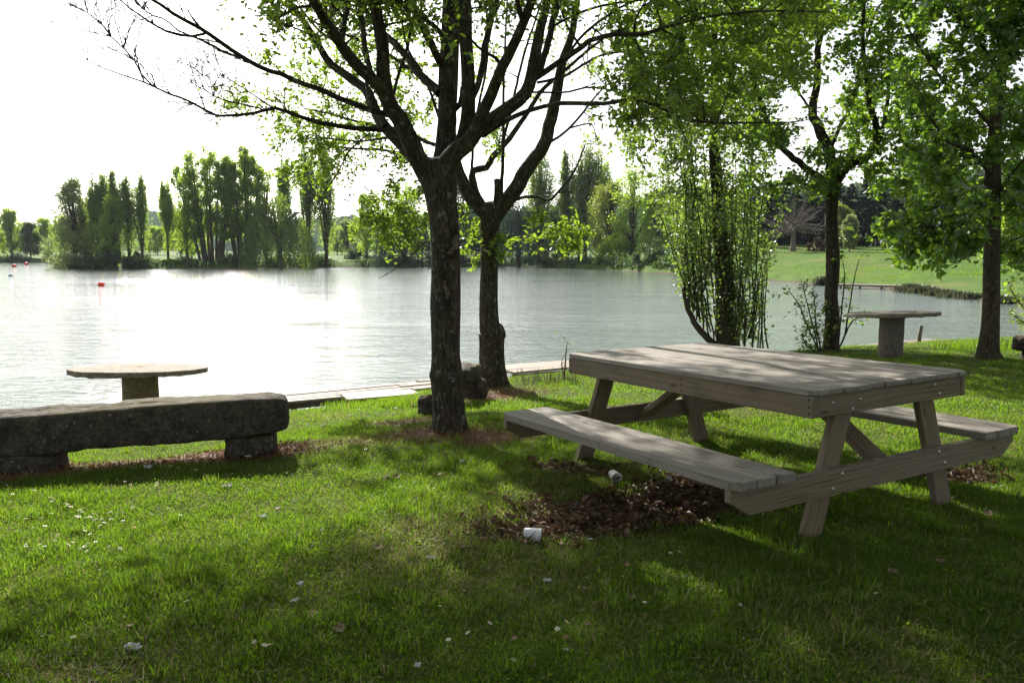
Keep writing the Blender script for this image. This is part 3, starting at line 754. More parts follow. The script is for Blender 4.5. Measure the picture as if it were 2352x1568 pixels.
# buoys
def buoy(px, py, wpx, Y, label, mat):
    q = at(px, py, Y); Y2 = Y; r = wpx / F * Y / 2
    x = q[0]; t = thing('buoy', label, 'buoy', (x, Y, WATER), 0, 'buoys floating on the lake')
    mb = MB()
    def fn(u, v):
        th = u * 2 * math.pi; ph = (v - .5) * math.pi
        return np.stack([np.cos(ph) * np.cos(th) * r, np.cos(ph) * np.sin(th) * r, r * .55 - np.sin(ph) * r * .92], -1)
    grid_blob(mb, fn, 24, 16); mb.build('float', M[mat], t)
    mb = MB(); tube(mb, [(r * .9, 0, r * .9), (r * 1.15, 0, r * 1.0)], [r * .28, r * .2], 8); mb.build('lug', M[mat], t)
    mb = MB(); tube(mb, [(0, 0, -.8), (0, 0, .0)], [.02, .02], 5); mb.build('rope', M['nail'], t)
H_ = CAMH - WATER
def ywater(py): return H_ * 1837 / (py - HY)
buoy(232, 652, 14, ywater(657), 'nearest bright red buoy floating off the left shore', 'buoy_red')
buoy(32, 609, 9, ywater(613), 'far red buoy near the left frame edge', 'buoy_red')
buoy(60, 602, 8, ywater(608), 'farthest red buoy by the far left bank', 'buoy_red')
buoy(24, 631, 9, ywater(635), 'pale blue-white buoy near the left frame edge', 'buoy_white')

# ================================================================== litter on the lawn
def cup(px, py, L, r0, r1, dirxy, label, mat, inside=False):
    q = gp(px, py); t = thing('plastic_cup', label, 'cup', (q[0], q[1], q[2] + r1 + .012), math.atan2(dirxy[1], dirxy[0]))
    mb = MB(); n = 32; th = np.arange(n) / n * 2 * math.pi
    prof = [(0, 0), (0, r0 * .9), (0, r0), (L * .12, r0 + (r1 - r0) * .12), (L * .14, r0 + (r1 - r0) * .14 + .0012), (L * .9, r1 - .001), (L * .98, r1), (L, r1 + .003), (L + .002, r1 + .0015), (L, r1 - .0015), (L * .5, (r0 + r1) / 2 - .002), (.003, r0 - .002), (.003, 0)]
    V = []; 
    for (u, r) in prof:
        for a in th: V.append((u - L / 2, math.cos(a) * r, math.sin(a) * r))
    Q = [(k * n + j, k * n + (j + 1) % n, (k + 1) * n + (j + 1) % n, (k + 1) * n + j) for k in range(len(prof) - 1) for j in range(n)]
    mb.add(V, Q); o = mb.build('cup_body', M[mat], t)
    o.rotation_euler = (0, .12, 0)
    return t
cup(1222, 1246, .088, .022, .035, (1, -.22), 'white plastic cup lying on its side among the dead leaves', 'cup')
t_ = cup(1411, 1108, .085, .026, .036, (.25, -1), 'translucent plastic cup under the near bench, open end facing out', 'cup2')

def crumple(px, py, wpx, label, seed, mat='paper', name='paper_scrap', cat='litter', flat=.22, group=None):
    q = gp(px, py); W_ = wpx / F * q[1] / 2 * .85; rs = np.random.default_rng(seed)
    n = 11; u = np.linspace(-1, 1, n); U, V_ = np.meshgrid(u, u)
    ang = np.arctan2(V_, U); rr = np.maximum(np.abs(U), np.abs(V_))
    edge = .85 + .22 * np.sin(2 * ang + rs.uniform(0, 6)) + .12 * np.sin(5 * ang + rs.uniform(0, 6))
    x = np.cos(ang) * rr * edge * W_; y = np.sin(ang) * rr * edge * W_ * rs.uniform(.6, 1)
    x = x + rs.normal(size=x.shape) * W_ * .13; y = y + rs.normal(size=x.shape) * W_ * .13; z = rs.normal(size=x.shape) * W_ * flat * .75 + W_ * flat + .02
    mb = MB(); Vv = np.stack([x, y, z], -1).reshape(-1, 3); i = np.arange(n - 1)[:, None] * n; j = np.arange(n - 1)[None]
    Q = np.stack([i + j, i + j + 1, i + n + j + 1, i + n + j], -1).reshape(-1, 4); mb.add(Vv, Q)
    o = mb.build(name, M[mat], None, smooth=False); o.location = q; return tag(o, label, cat, group)
crumple(993, 1292, 34, 'bright crumpled white tissue in the middle foreground grass', 1)
crumple(306, 1502, 44, 'torn white paper in the grass at the bottom left', 2)
crumple(522, 1124, 26, 'pale crumpled paper at the edge of the sunny grass left of centre', 3)
crumple(604, 1195, 20, 'small white scrap in the grass below the pale crumpled paper', 4)
crumple(1062, 1066, 17, 'small white scrap in the grass below the thick trunk', 5)
crumple(1300, 1508, 18, 'small white scrap at the bottom centre of the lawn', 6)
crumple(1541, 1108, 26, 'pale torn paper under the near bench of the picnic table', 7)
crumple(1356, 1246, 14, 'tiny white scrap right of the cup on its side', 8, flat=.15)
crumple(690, 1350, 22, 'greyish scrap in the shaded foreground grass left of centre', 9)
crumple(678, 1388, 24, 'flat pale leaf-like scrap just below the greyish scrap', 10, flat=.15)
crumple(1256, 1345, 24, 'whitish curled scrap in the shaded foreground right of centre', 11)
crumple(570, 1055, 16, 'white scrap on the soil in front of the stone bench', 12)
crumple(1690, 1370, 22, 'pinkish pale scrap in the lower right grass', 13)
crumple(960, 1540, 24, 'dull pale scrap at the bottom edge of the lawn', 14)
crumple(340, 1080, 28, 'grey flat scrap on the bare soil under the stone bench', 15, flat=.2)

def dead_leaf_mesh(seed):
    rs = np.random.default_rng(seed); n = 9; u = np.linspace(0, 1, n)
    prof = np.array([.03, .28, .42, .36, .5, .38, .4, .2, .02]); V = []
    curl = rs.uniform(.2, .5); 
    for k, uu in enumerate(u):
        for s_ in (-1, -.5, 0, .5, 1):
            V.append((uu - .5, s_ * prof[k] * rs.uniform(.85, 1.1), curl * (abs(s_) ** 1.5 * .5 * prof[k] * 2 + (uu - .5) ** 2 * .9) + rs.uniform(-.02, .02)))
    Q = [(k * 5 + a, (k + 1) * 5 + a, (k + 1) * 5 + a + 1, k * 5 + a + 1) for k in range(n - 1) for a in range(4)]
    return V, Q
DL = [(398, 1346, 34, 'orangeleaf', 'bright orange dead leaf in the left foreground'), (228, 1303, 26, 'litter', 'dark curled leaf in the grass, left foreground'),
      (308, 1218, 16, 'orangeleaf', 'small orange leaf in the sunny left grass'), (230, 1195 + 125, 12, 'deadleaf', None), (1243, 1212, 26, 'deadleaf', None), (1110, 1250, 34, 'deadleaf', 'brown leaf near the cup on its side'),
      (1450, 1385, 26, 'deadleaf', None), (1373, 1398, 26, 'deadleaf', None), (1345, 1365, 24, 'deadleaf', None), (1730, 1380, 26, 'orangeleaf', 'reddish orange leaf in the lower right grass'),
      (870, 1268, 30, 'deadleaf', None), (720, 1420, 30, 'deadleaf', None), (1350, 1445, 20, 'deadleaf', None), (890, 1105, 22, 'deadleaf', None), (910, 1102, 20, 'deadleaf', None), (880, 1110, 20, 'deadleaf', None),
      (1300, 1475, 24, 'deadleaf', None), (2050, 1325, 30, 'deadleaf', None), (1610, 1330, 24, 'deadleaf', None), (1150, 1225, 26, 'deadleaf', None), (1060, 1265, 24, 'deadleaf', None), (780, 1455, 40, 'deadleaf', 'long curled brown bark strip in the lower centre-left grass'),
      (1180, 1480, 20, 'deadleaf', None), (1410, 1540, 22, 'deadleaf', None), (640, 1175, 18, 'deadleaf', None), (300, 1450, 20, 'deadleaf', None), (330, 1385, 16, 'orangeleaf', 'small orange fragment in the lower left grass'), (2270, 1190, 26, 'deadleaf', None), (2160, 1300, 26, 'deadleaf', None), (1840, 1290, 24, 'deadleaf', None), (960, 1255, 20, 'deadleaf', None), (1095, 1310, 22, 'deadleaf', None), (1440, 1305, 18, 'deadleaf', None)]
for k, (px, py, w, mt, lb) in enumerate(DL):
    q = gp(px, py); W_ = w / F * q[1] * .85; V, Q = dead_leaf_mesh(k); mb = MB(); mb.add(np.array(V) * W_, Q)
    o = mb.build('dead_leaf', M[mt], None); o.location = (q[0], q[1], q[2] + .02); o.rotation_euler = (random.uniform(-.3, .3), random.uniform(-.3, .3), random.uniform(0, 6.28))
    tag(o, lb or 'curled brown dead leaf lying on the grass', 'leaf', None if lb else 'brown dead leaves scattered on the lawn')

# daisies
def daisy():
    mb = MB(); n = 12; r = .009; V = [(0, 0, 0)]
    for k in range(n):
        a = k / n * 6.283; b = a + .2; c_ = a - .2
        V += [(math.cos(c_) * r, math.sin(c_) * r, .001), (math.cos(a) * r * 1.2, math.sin(a) * r * 1.2, .002), (math.cos(b) * r, math.sin(b) * r, .001)]
    Q = [(0, 1 + 3 * k, 2 + 3 * k, 3 + 3 * k) for k in range(n)]
    mb.add(V, Q); return mb
dp = daisy().build('daisy', M['petal'], None); first = True
em = MB(); tube(em, [(0, 0, .001), (0, 0, .004)], [.004, .003], 6); sm_ = MB(); tube(sm_, [(0, 0, -.04), (0, 0, 0)], [.0012, .0012], 4)
de = em.build('flower_centre', M['daisy_eye'], dp); ds = sm_.build('stem', M['leaf_mid'], dp)
D0 = [(150, 1172), (157, 1178), (190, 1195), (176, 1201), (183, 1206), (215, 1197), (222, 1208), (230, 1222), (240, 1218), (256, 1208), (234, 1212), (118, 1195), (135, 1250), (128, 1262), (92, 1270), (104, 1275), (158, 1268), (186, 1280), (208, 1245), (252, 1275), (196, 1272), (283, 1195), (306, 1182),
      (388, 1185), (982, 1137), (996, 1134), (920, 1135), (740, 1235), (756, 1168), (430, 1400), (585, 1500), (608, 1508), (622, 1506), (170, 1490), (1010, 1420), (1066, 1375), (1125, 1455), (1540, 1290), (1560, 1288), (1430, 1345), (1480, 1405), (1700, 1410), (1180, 1540), (1030, 1500), (1655, 1378), (1075, 1475), (1280, 1470), (360, 1130), (410, 1090), (470, 1102), (60, 1210), (30, 1150), (80, 1140), (300, 1130), (2010, 1385), (690, 1092), (760, 1062), (840, 1045), (1010, 1100)]
D0 += [(x + random.uniform(-45, 45), y + random.uniform(-22, 22)) for (x, y) in D0[:24] + D0[46:54]]
D0 += [(random.uniform(700, 960), random.uniform(940, 990)) for _ in range(16)]
for k, (px, py) in enumerate(D0):
    q = gp(px, py)
    if k == 0: o = dp
    else:
        o = dp.copy(); COL.objects.link(o)
        for ch in (de, ds):
            c2 = ch.copy(); COL.objects.link(c2); c2.parent = o
    o.location = (q[0], q[1], q[2] + random.uniform(.035, .05)); o.rotation_euler = (random.uniform(-.5, .5), random.uniform(-.5, .5), random.uniform(0, 6)); s_ = random.uniform(.8, 1.15) * (1.25 if q[1] > 6 else 1); o.scale = (s_, s_, s_)
    tag(o, 'small white daisy blooming in the lawn', 'daisy', 'daisies dotted over the lawn')

# leaf litter and red-brown needles
def scatter_in(spots, n, rng, spread=1.0, thr=.25):
    X = []
    for (cx, cy, rx, ry, rot) in spots:
        k = int(n * rx * ry * 3.14); a = rng.uniform(0, 6.283, k); rr = np.sqrt(rng.uniform(0, 1, k)) * 1.25 * spread
        u = np.cos(a) * rr * rx; v = np.sin(a) * rr * ry; c, s_ = math.cos(rot), math.sin(rot)
        X.append(np.stack([cx + u * c - v * s_, cy + u * s_ + v * c], -1))
    X = np.concatenate(X); m = bare_mask(X[:, 0], X[:, 1]); return X[rng.random(len(X)) < np.clip(m * 1.5, 0, 1)]
rg = np.random.default_rng(11)
X = scatter_in(BARE[:5] + BARE[12:], 1500, rg); z = terrain(X[:, 0], X[:, 1])
mb = MB(); leaves(mb, np.stack([X[:, 0], X[:, 1], z + rg.uniform(-.015, .03, len(X))], -1), rg.choice([.014, .022, .034, .055], len(X), p=[.3, .3, .25, .15]), wid=.65, up=2.2, droop=0.0, rng=rg, fold=.5)
tag(mb.build('leaf_litter', M['litter']), 'brown dead leaves carpeting the bare ground by the near bench', 'leaf litter', kind='stuff')
X = scatter_in(NEEDLE_SPOTS, 9000, rg); z = terrain(X[:, 0], X[:, 1]); 
mb = MB(); leaves(mb, np.stack([X[:, 0], X[:, 1], z + rg.uniform(-.015, .022, len(X))], -1), .035, wid=.1, up=1.0, droop=0, rng=rg, fold=.1)
tag(mb.build('dry_litter', M['needles']), 'fine red-brown dry litter round the trunks and stone bench', 'dry litter', kind='stuff')
X = scatter_in(BARE[8:12], 260, rg); z = terrain(X[:, 0], X[:, 1]); mb = MB(); leaves(mb, np.stack([X[:, 0], X[:, 1], z + .006], -1), .036, wid=.6, up=1.0, droop=0, rng=rg, fold=.5)
tag(mb.build('leaf_litter', M['litter']), 'dead leaves on the bare strip under the stone bench', 'leaf litter', kind='stuff')

# ================================================================== lawn grass (nobody could count it)
def grass():
    rg = np.random.default_rng(5)
    def blades(X, hscale, wscale, mb):
        n = len(X); z = terrain(X[:, 0], X[:, 1]); x, y = X[:, 0], X[:, 1]
        patch = .5 + .34 * wob(x * 1.6 + 3, y * 1.6) + .3 * wob(x * 4.3, y * 4.1)
        tuft = np.clip(patch, .15, 1.7)
        h = hscale * (.014 + .020 * tuft) * rg.uniform(.45, 1.35, n); w = wscale * rg.uniform(.0011, .0023, n)
        a = rg.uniform(0, 6.283, n); lean = rg.uniform(.15, 1.0, n) * rg.choice([.6, 1.4], n); b = a + rg.normal(0, .6, n)
        sx, sy = np.cos(a), np.sin(a); dx, dy = -np.sin(b), np.cos(b)
        B = np.stack([x, y, z - .004], -1); S_ = np.stack([sx, sy, 0 * sx], -1) * w[:, None]; D = np.stack([dx, dy, 0 * dx], -1)
        m = B + D * (h * lean * .35)[:, None] + np.array([0, 0, 1.]) * (h * .62)[:, None]
        tp = B + D * (h * lean)[:, None] + np.array([0, 0, 1.]) * (h * (1.05 - .25 * lean))[:, None]
        V = np.stack([B - S_, B + S_, m + S_ * .8, m - S_ * .8, tp + S_ * .1, tp - S_ * .1], 1).reshape(-1, 3)
        bb = np.arange(n)[:, None] * 6; Q = np.concatenate([bb + np.array([[0, 1, 2, 3]]), bb + np.array([[3, 2, 4, 5]])])
        r = rg.random(n) * .93; dp_ = wob(x * .9 + 5, y * .8 + 2); dry = (rg.random(n) < (.06 + .14 * (patch < .35) + .22 * ss(.5, 1.3, dp_))); r = np.where(dry, .97, r)
        mb.add(V, Q, V, np.repeat(r, 6))
    def pts(n, y0, y1, ex=1.0):
        # uniform per unit of picture width: denser near the camera
        y = (y0 ** (1 - ex) + rg.random(n) * (y1 ** (1 - ex) - y0 ** (1 - ex))) ** (1 / (1 - ex)) if ex != 1 else y0 * (y1 / y0) ** rg.random(n)
        x = rg.uniform(-.70, .72, n) * y
        X = np.stack([x, y], -1); s = LN[0] * x + LN[1] * y; keep = (terrain(x, y) > -.62)
        b = bare_mask(x, y); keep &= rg.random(n) > b * 1.04
        return X[keep]
    mb = MB()
    blades(pts(GRASS_N, 2.35, 7.5, 1.3), 1.0, 1.0, mb)
    blades(pts(int(GRASS_N * .42), 7.0, 22, 1.3), 1.15, 1.9, mb)
    # beyond the edges of the view
    n_ = 170000; y_ = rg.uniform(-1.5, 16, n_); x_ = rg.uniform(-10, 15, n_); k_ = (np.abs(x_) > .69 * y_) & (terrain(x_, y_) > -.62); X_ = np.stack([x_[k_], y_[k_]], -1); blades(X_, 1.2, 2.2, mb)
    # thicker tufts
    tc = pts(1500, 2.4, 14, 1.2); k = rg.integers(40, 110, len(tc)); r = rg.uniform(.03, .12, len(tc))
    X = np.repeat(tc, k, 0) + rg.normal(size=(k.sum(), 2)) * np.repeat(r, k)[:, None]
    X = X[rg.random(len(X)) > bare_mask(X[:, 0], X[:, 1]) * .9]
    blades(X, 1.75, 1.1, mb)
    tc = pts(260, 2.6, 13, 1.2); k = rg.integers(30, 90, len(tc)); X = np.repeat(tc, k, 0) + rg.normal(size=(k.sum(), 2)) * .035; blades(X, 2.6, 1.25, mb)
    # clover and small broad-leaved weeds low in the turf
    c = pts(230, 2.4, 12, 1.3); k = rg.integers(60, 240, len(c)); r = rg.uniform(.06, .28, len(c)); X = np.repeat(c, k, 0) + rg.normal(size=(k.sum(), 2)) * np.repeat(r, k)[:, None]
    leaves(mb, np.column_stack([X, terrain(X[:, 0], X[:, 1]) + rg.uniform(.006, .032, len(X))]), .011, wid=.9, up=.5, droop=0, rng=rg, rnd=rg.random(len(X)) * .9)
    # dry thatch lying flat between the blades
    X = pts(70000, 2.35, 9, 1.3); X = X[wob(X[:, 0] * .9 + 5, X[:, 1] * .8 + 2) + rg.normal(size=len(X)) * .5 > .5]
    leaves(mb, np.column_stack([X, terrain(X[:, 0], X[:, 1]) + rg.uniform(.004, .026, len(X))]), .045, wid=.06, up=1.6, droop=0, rng=rg, rnd=np.full(len(X), .97))
    o = mb.build('grass', M['grass']); tag(o, 'short spring grass of the shaded lawn with thicker tufts', 'grass', kind='stuff')
GRASS_N = 800000
grass()
# shore grass tufts and weeds
def tall_grass(px0, px1, py0, py1, n, h, label, mat='reed', seed=1, wk=1.0):
    rg = np.random.default_rng(seed); mb = MB(); P = []
    for _ in range(n):
        q = gp(rg.uniform(px0, px1), rg.uniform(py0, py1)); P.append(q)
    P = np.repeat(np.array(P), 7, 0); P[:, :2] += rg.normal(size=(len(P), 2)) * .04
    m = len(P); a = rg.uniform(0, 6.28, m); L = h * rg.uniform(.5, 1.2, m); ln = rg.uniform(.1, .7, m); w = .0035 * wk
    S_ = np.stack([np.cos(a), np.sin(a), 0 * a], -1) * w; D = np.stack([-np.sin(a), np.cos(a), 0 * a], -1); Z = np.array([0, 0, 1.])
    mm = P + D * (L * ln * .3)[:, None] + Z * (L * .6)[:, None]; t = P + D * (L * ln)[:, None] + Z * (L * .95)[:, None]
    V = np.stack([P - S_, P + S_, mm + S_ * .8, mm - S_ * .8, t + S_ * .1, t - S_ * .1], 1).reshape(-1, 3); bb = np.arange(m)[:, None] * 6
    mb.add(V, np.concatenate([bb + np.array([[0, 1, 2, 3]]), bb + np.array([[3, 2, 4, 5]])]), V, np.repeat(rg.random(m), 6))
    return tag(mb.build('tall_grass', M[mat]), label, 'tall grass', kind='stuff')
tall_grass(1165, 1330, 872, 884, 30, .2, 'thin tall shore grass between the second trunk and the picnic table', seed=2)
tall_grass(2150, 2352, 790, 806, 120, .16, 'rough shore grass at the right edge', 'grass', seed=3, wk=1.4)
tall_grass(660, 960, 925, 938, 160, .10, 'rough grass edging the shore by the left walkway', 'grass', seed=4)

# ================================================================== near trees
class Tree:
    def __init__(s, name, label, loc, barkm, leafm, seed, cat='tree', group=None):
        s.t = thing(name, label, cat, loc, 0, group); s.loc = np.array(loc, float)
        s.bark = barkm; s.leafm = leafm; s.tr = MB(); s.cr = MB(); s.tw = MB(); s.rng = np.random.default_rng(seed); s.sk = []; s.skr = []; s.seed = seed
        s.crs = []
    def limb(s, P, r, n=8, res=.09, jit=.0, rough=.05, furrow=0.0, mb=None, skel=True):
        P = np.asarray(P, float); r = np.asarray(r, float)
        L = np.linalg.norm(np.diff(P, axis=0), axis=1).sum(); m = max(4, int(L / res))
        X = crom(np.column_stack([P, r]), m); rr = np.clip(X[:, 3], .001, None); X = X[:, :3]
        if jit:
            k = s.rng.normal(size=X.shape) * jit; k[0] = 0; X = X + k * rr[:, None]
        tube(mb or s.tr, X - s.loc, rr, n, rough=rough, furrow=furrow, seed=s.rng.random() * 9)
        if skel: s.sk.append(X); s.skr.append(rr)
        return X, rr
    def px(s, pts, Y0, dY, widths, ext=0.0, n=8, jit=.12, dcurve=1.0, extdir=None, **kw):
        """a limb seen through pixels pts, from depth Y0 drifting by dY; ext = metres it goes on past the last pixel"""
        pts = np.array(pts, float); seg = np.concatenate([[0], np.cumsum(np.hypot(*np.diff(pts, axis=0).T))]); u = seg / seg[-1]
        Ys = Y0 + dY * u ** dcurve
        P = [at(a, b, y) for (a, b), y in zip(pts, Ys)]
        w = np.interp(u, np.linspace(0, 1, len(widths)), widths) / 2 / F * Ys
        w = list(w)
        if ext:
            d = P[-1] - P[-2]; d = d / np.linalg.norm(d); 
            if extdir is not None: d = d * .6 + np.array(extdir) * .4
            q = P[-1]; nn = max(2, int(ext / .45))
            for k in range(nn):
                d = d + s.rng.normal(size=3) * .16 + np.array([0, 0, .05]); d /= np.linalg.norm(d); q = q + d * ext / nn; P.append(q); w.append(w[-1] * (.86 if k < nn - 1 else .5))
        return s.limb(P, w, n=n, jit=jit, **kw)
    def skel(s):
        return np.vstack(s.sk), np.concatenate(s.skr)
    def twiggy(s, X, rr, n, L, rad=.004, lv=2, t0=.3, up=.3, leaf=0, lsize=.05):
        """bare side twigs along a limb"""
        for _ in range(n):
            k = int(len(X) * s.rng.uniform(t0, 1)) - 1; k = min(max(k, 1), len(X) - 1); d = X[k] - X[k - 1]; d /= np.linalg.norm(d)
            v = s.rng.normal(size=3); v -= d * (v @ d); v /= np.linalg.norm(v); v = d * .75 + v * .8 + np.array([0, 0, up]); v /= np.linalg.norm(v)
            l = L * s.rng.uniform(.4, 1.2); q = [X[k]]; c = v
            for j in range(5): c = c + s.rng.normal(size=3) * .22; c /= np.linalg.norm(c); q.append(q[-1] + c * l / 5)
            r0 = min(rad * s.rng.uniform(.5, 1.1), max(rr[k] * .9, .0022))
            Y, r2 = s.limb(q, np.linspace(r0, r0 * .3, 6), n=4, res=.07, rough=0, skel=False)
            if leaf: leaves(s.cr, Y[s.rng.integers(1, len(Y), leaf)] - s.loc + s.rng.normal(size=(leaf, 3)) * .02, lsize, rng=s.rng)
            if lv > 1: s.twiggy(Y, r2, 3, L * .5, rad * .5, lv - 1, .2, up, leaf, lsize)
    def spray(s, c, rad, ntw=7, nl=12, lsize=.055, wid=.5, reach=1.0, droop=.25, thick=.009, minr=.0):
        c = np.asarray(c, float); rad = np.broadcast_to(rad, (3,)).astype(float)
        S, RR = s._S, s._R; d = np.linalg.norm(S - c, axis=1) + (S[:, 2] > c[2] + .15) * .4 + (RR < .003) * .3
        k = int(np.argmin(d)); b = S[k]; dist = np.linalg.norm(c - b)
        v = c - b; m = b + v * .5 + np.array([0, 0, .10 * dist]) + s.rng.normal(size=3) * .06 * dist
        r0 = min(thick * (1 + dist), RR[k] * .8)
        X, rr = s.limb([b, b + v * .25 + (m - b - v * .5) * .6, m, c + s.rng.normal(size=3) * .03], [r0, r0 * .85, r0 * .65, max(r0 * .35, .0025)], n=5, res=.1, rough=0, skel=False, jit=.3)
        if dist > .25: s._S = np.vstack([s._S, X[2::2]]); s._R = np.concatenate([s._R, rr[2::2]])
        h = len(X) // 2; LC = []
        for _ in range(ntw):
            a = X[s.rng.integers(h, len(X))] if dist > .3 else X[-1]
            e = c + s.rng.normal(size=3) * rad * .62
            q = [a, a * .5 + e * .5 + s.rng.normal(size=3) * rad * .12 + np.array([0, 0, .04]), e]
            Y, r2 = s.limb(q, [r0 * .4, r0 * .28, .0012], n=4, res=.06, rough=0, skel=False)
            idx = s.rng.integers(max(1, len(Y) // 4), len(Y), nl)
            LC.append(Y[idx] + s.rng.normal(size=(nl, 3)) * lsize * .45)
        LC = np.vstack(LC) - s.loc
        leaves(s.cr, LC, lsize, wid=wid, rng=s.rng, droop=droop)
    def sprays(s, cs, *a, **k):
        if not hasattr(s, '_S'): s._S, s._R = s.skel()
        cs = [np.asarray(c, float) for c in cs]
        cs.sort(key=lambda c: float(np.min(np.linalg.norm(s._S[::4] - c, axis=1))))
        for c in cs: s.spray(c, *a, **k)
    def done(s, names=('trunk', 'crown')):
        s.tr.build(names[0], s.bark, s.t)
        if s.cr.n: s.cr.build(names[1], s.leafm, s.t, smooth=False)
        return s.t

# ---- tree 1: the thick foreground trunk
b = gp(1033, 985); Y1 = b[1]
t1 = Tree('tree', 'thick furrowed trunk in the foreground centre, forking into many spreading limbs', b, M['bark1'], M['leaf_elm'], 21)
def trunk(tr, prof, Y, n=72, furrow=.05, rough=.04, res=.02, flare=True):
    P = [at(x, y, Y) for x, y, w in prof]; r = [w / 2 / F * Y for x, y, w in prof]
    if flare: P = [P[0] - np.array([0, 0, .15])] + P; r = [r[0] * 1.12] + r
    return tr.limb(P, r, n=n, res=res, rough=rough, furrow=furrow)
trunk(t1, [(1033, 990, 100), (1032, 955, 84), (1030, 920, 79), (1027, 885, 79), (1026, 868, 82), (1025, 858, 86), (1025, 850, 80), (1024, 820, 72), (1024, 780, 72), (1023, 700, 74), (1024, 640, 71), (1023, 560, 71), (1020, 500, 71), (1013, 450, 76), (1008, 410, 88), (1006, 385, 84), (1008, 368, 56)], Y1)
for (sx_, sy_, srx, sry, tl) in ((1041, 560, 15, 44, -.12), (1024, 664, 10, 46, .04)):     # old wounds where the bark has gone
    V_ = t1.tr.V[0] + t1.loc; c_ = at(sx_, sy_, Y1 - .12); k_ = F / Y1
    u_ = ((V_[:, 0] - c_[0]) * k_ + tl * (V_[:, 2] - c_[2]) * k_) / srx; v_ = (V_[:, 2] - c_[2]) * k_ / sry
    u_ = u_ + .35 * np.sin(v_ * 4.1 + sx_) + .2 * np.sin(v_ * 11); u_ = u_ * (1 + .5 * v_)
    m_ = np.clip(1.15 - np.sqrt(u_ ** 2 + v_ ** 2) + .12 * np.sin(v_ * 23), 0, 1) * (V_[:, 1] < Y1)
    t1.tr.A[0] = np.maximum(t1.tr.A[0], m_).astype(np.float32); t1.tr.V[0][:, 1] += (np.clip(m_ * 2, 0, 1) * .014).astype(np.float32)
px = t1.px
a1 = px([(992, 420), (962, 369), (935, 309), (921, 279), (894, 238), (884, 200), (880, 150), (878, 96), (867, 41), (863, -5)], Y1, -.9, [50, 46, 42, 38, 34, 30, 28, 26], ext=2.2, n=20, furrow=.04, jit=.03)
a2 = px([(893, 236), (872, 200), (853, 180), (812, 142), (782, 101), (752, 55), (725, 14), (712, -15)], Y1 - .45, -.9, [32, 28, 26, 22, 19], ext=1.6, n=14, furrow=.03, jit=.04)
a3 = px([(980, 412), (950, 360), (927, 336), (880, 287), (858, 246), (842, 208), (798, 175), (757, 145), (730, 101), (703, 55), (681, 30), (655, -15)], Y1 + .05, 1.1, [40, 32, 27, 22, 17, 13, 10], ext=1.4, n=14, furrow=.03, jit=.04)
a4 = px([(900, 266), (839, 249), (785, 227), (730, 205), (689, 191), (650, 172), (600, 155), (550, 127), (512, 100), (475, 75), (440, 55), (410, 40), (380, 18), (350, 0), (320, -20)], Y1 - .3, -1.3, [15, 13, 12, 11, 9, 8, 6], ext=.8, jit=.1)
a4b = px([(470, 78), (462, 82), (440, 84), (415, 82), (385, 74), (350, 55), (330, 40), (310, 30), (290, 12), (268, -8)], Y1 - 1.1, -.6, [6, 5.5, 5, 4, 3], ext=.4, jit=.15)
a4c = px([(560, 134), (520, 122), (480, 100), (440, 84), (405, 68), (380, 45), (345, 34), (320, 12), (300, -8)], Y1 - 1.0, .5, [6, 4.5, 3.5, 2.5], ext=.3, jit=.2)
a5 = px([(885, 299), (862, 297), (800, 292), (725, 280), (675, 262), (625, 247), (600, 257), (550, 264), (495, 265), (460, 247), (430, 230), (385, 215), (350, 197), (325, 187), (260, 165), (210, 145), (175, 117)], Y1 + .1, -1.4, [12, 11, 9.5, 8, 6.5, 5, 4, 3, 2], jit=.12)
a5b = px([(350, 197), (325, 170), (300, 127), (260, 90), (235, 57), (200, 30), (165, 10)], Y1 - 1.1, -.5, [4.2, 3.5, 2.8, 1.6], jit=.2)
a5c = px([(625, 247), (585, 220), (540, 190), (500, 165), (465, 130)], Y1 - .7, .4, [4, 3, 2, 1.5], jit=.2)
a5d = px([(600, 250), (550, 238), (500, 225), (470, 207), (425, 182), (390, 160)], Y1 - .7, -.7, [4, 3, 2, 1.5], jit=.2)
a6 = px([(925, 316), (880, 318), (826, 325), (771, 320), (740, 318)], Y1 + .1, .5, [6, 4, 3], jit=.1)
a7 = px([(850, 305), (800, 350), (775, 400), (745, 440), (728, 470)], Y1 + .5, .3, [4, 3, 2], jit=.2)
a8 = px([(885, 290), (866, 262), (850, 232), (842, 190), (835, 160)], Y1 - .2, .6, [12, 10, 8], ext=1.5, jit=.1)
u1 = px([(782, 108), (790, 60), (796, 20), (798, -8)], Y1 - .9, .5, [13, 12, 10], ext=1.5, jit=.1)
u2 = px([(853, 178), (840, 120), (834, 60), (826, 0)], Y1 - .6, .8, [14, 12, 9], ext=1.5, jit=.1)
b0 = px([(1014, 392), (1018, 366), (1025, 301), (1027, 232), (1025, 164), (1028, 82), (1031, 0)], Y1 + .15, .4, [54, 48, 44, 36, 30, 28], ext=3.0, n=24, furrow=.05, jit=.02)
b1 = px([(1010, 215), (1000, 205), (962, 170), (935, 131), (902, 96), (867, 63), (842, 27), (820, -10)], Y1 + .3, 1.2, [22, 19, 17, 14, 11], ext=1.5, n=12, furrow=.03)
b2 = px([(1014, 150), (1009, 142), (990, 101), (968, 55), (951, 22), (938, -10)], Y1 + .35, -.8, [18, 17, 15, 13], ext=1.5, n=12, furrow=.03)
b3 = px([(1015, 80), (1003, 66), (962, 35), (924, 8), (890, -8)], Y1 + .3, -1.0, [12, 11, 10], ext=1.0)
b4 = px([(1008, 270), (995, 230), (975, 180), (960, 150), (940, 120), (925, 60), (930, 0)], Y1 + .3, .9, [7, 6, 5, 4], ext=.8, jit=.1)
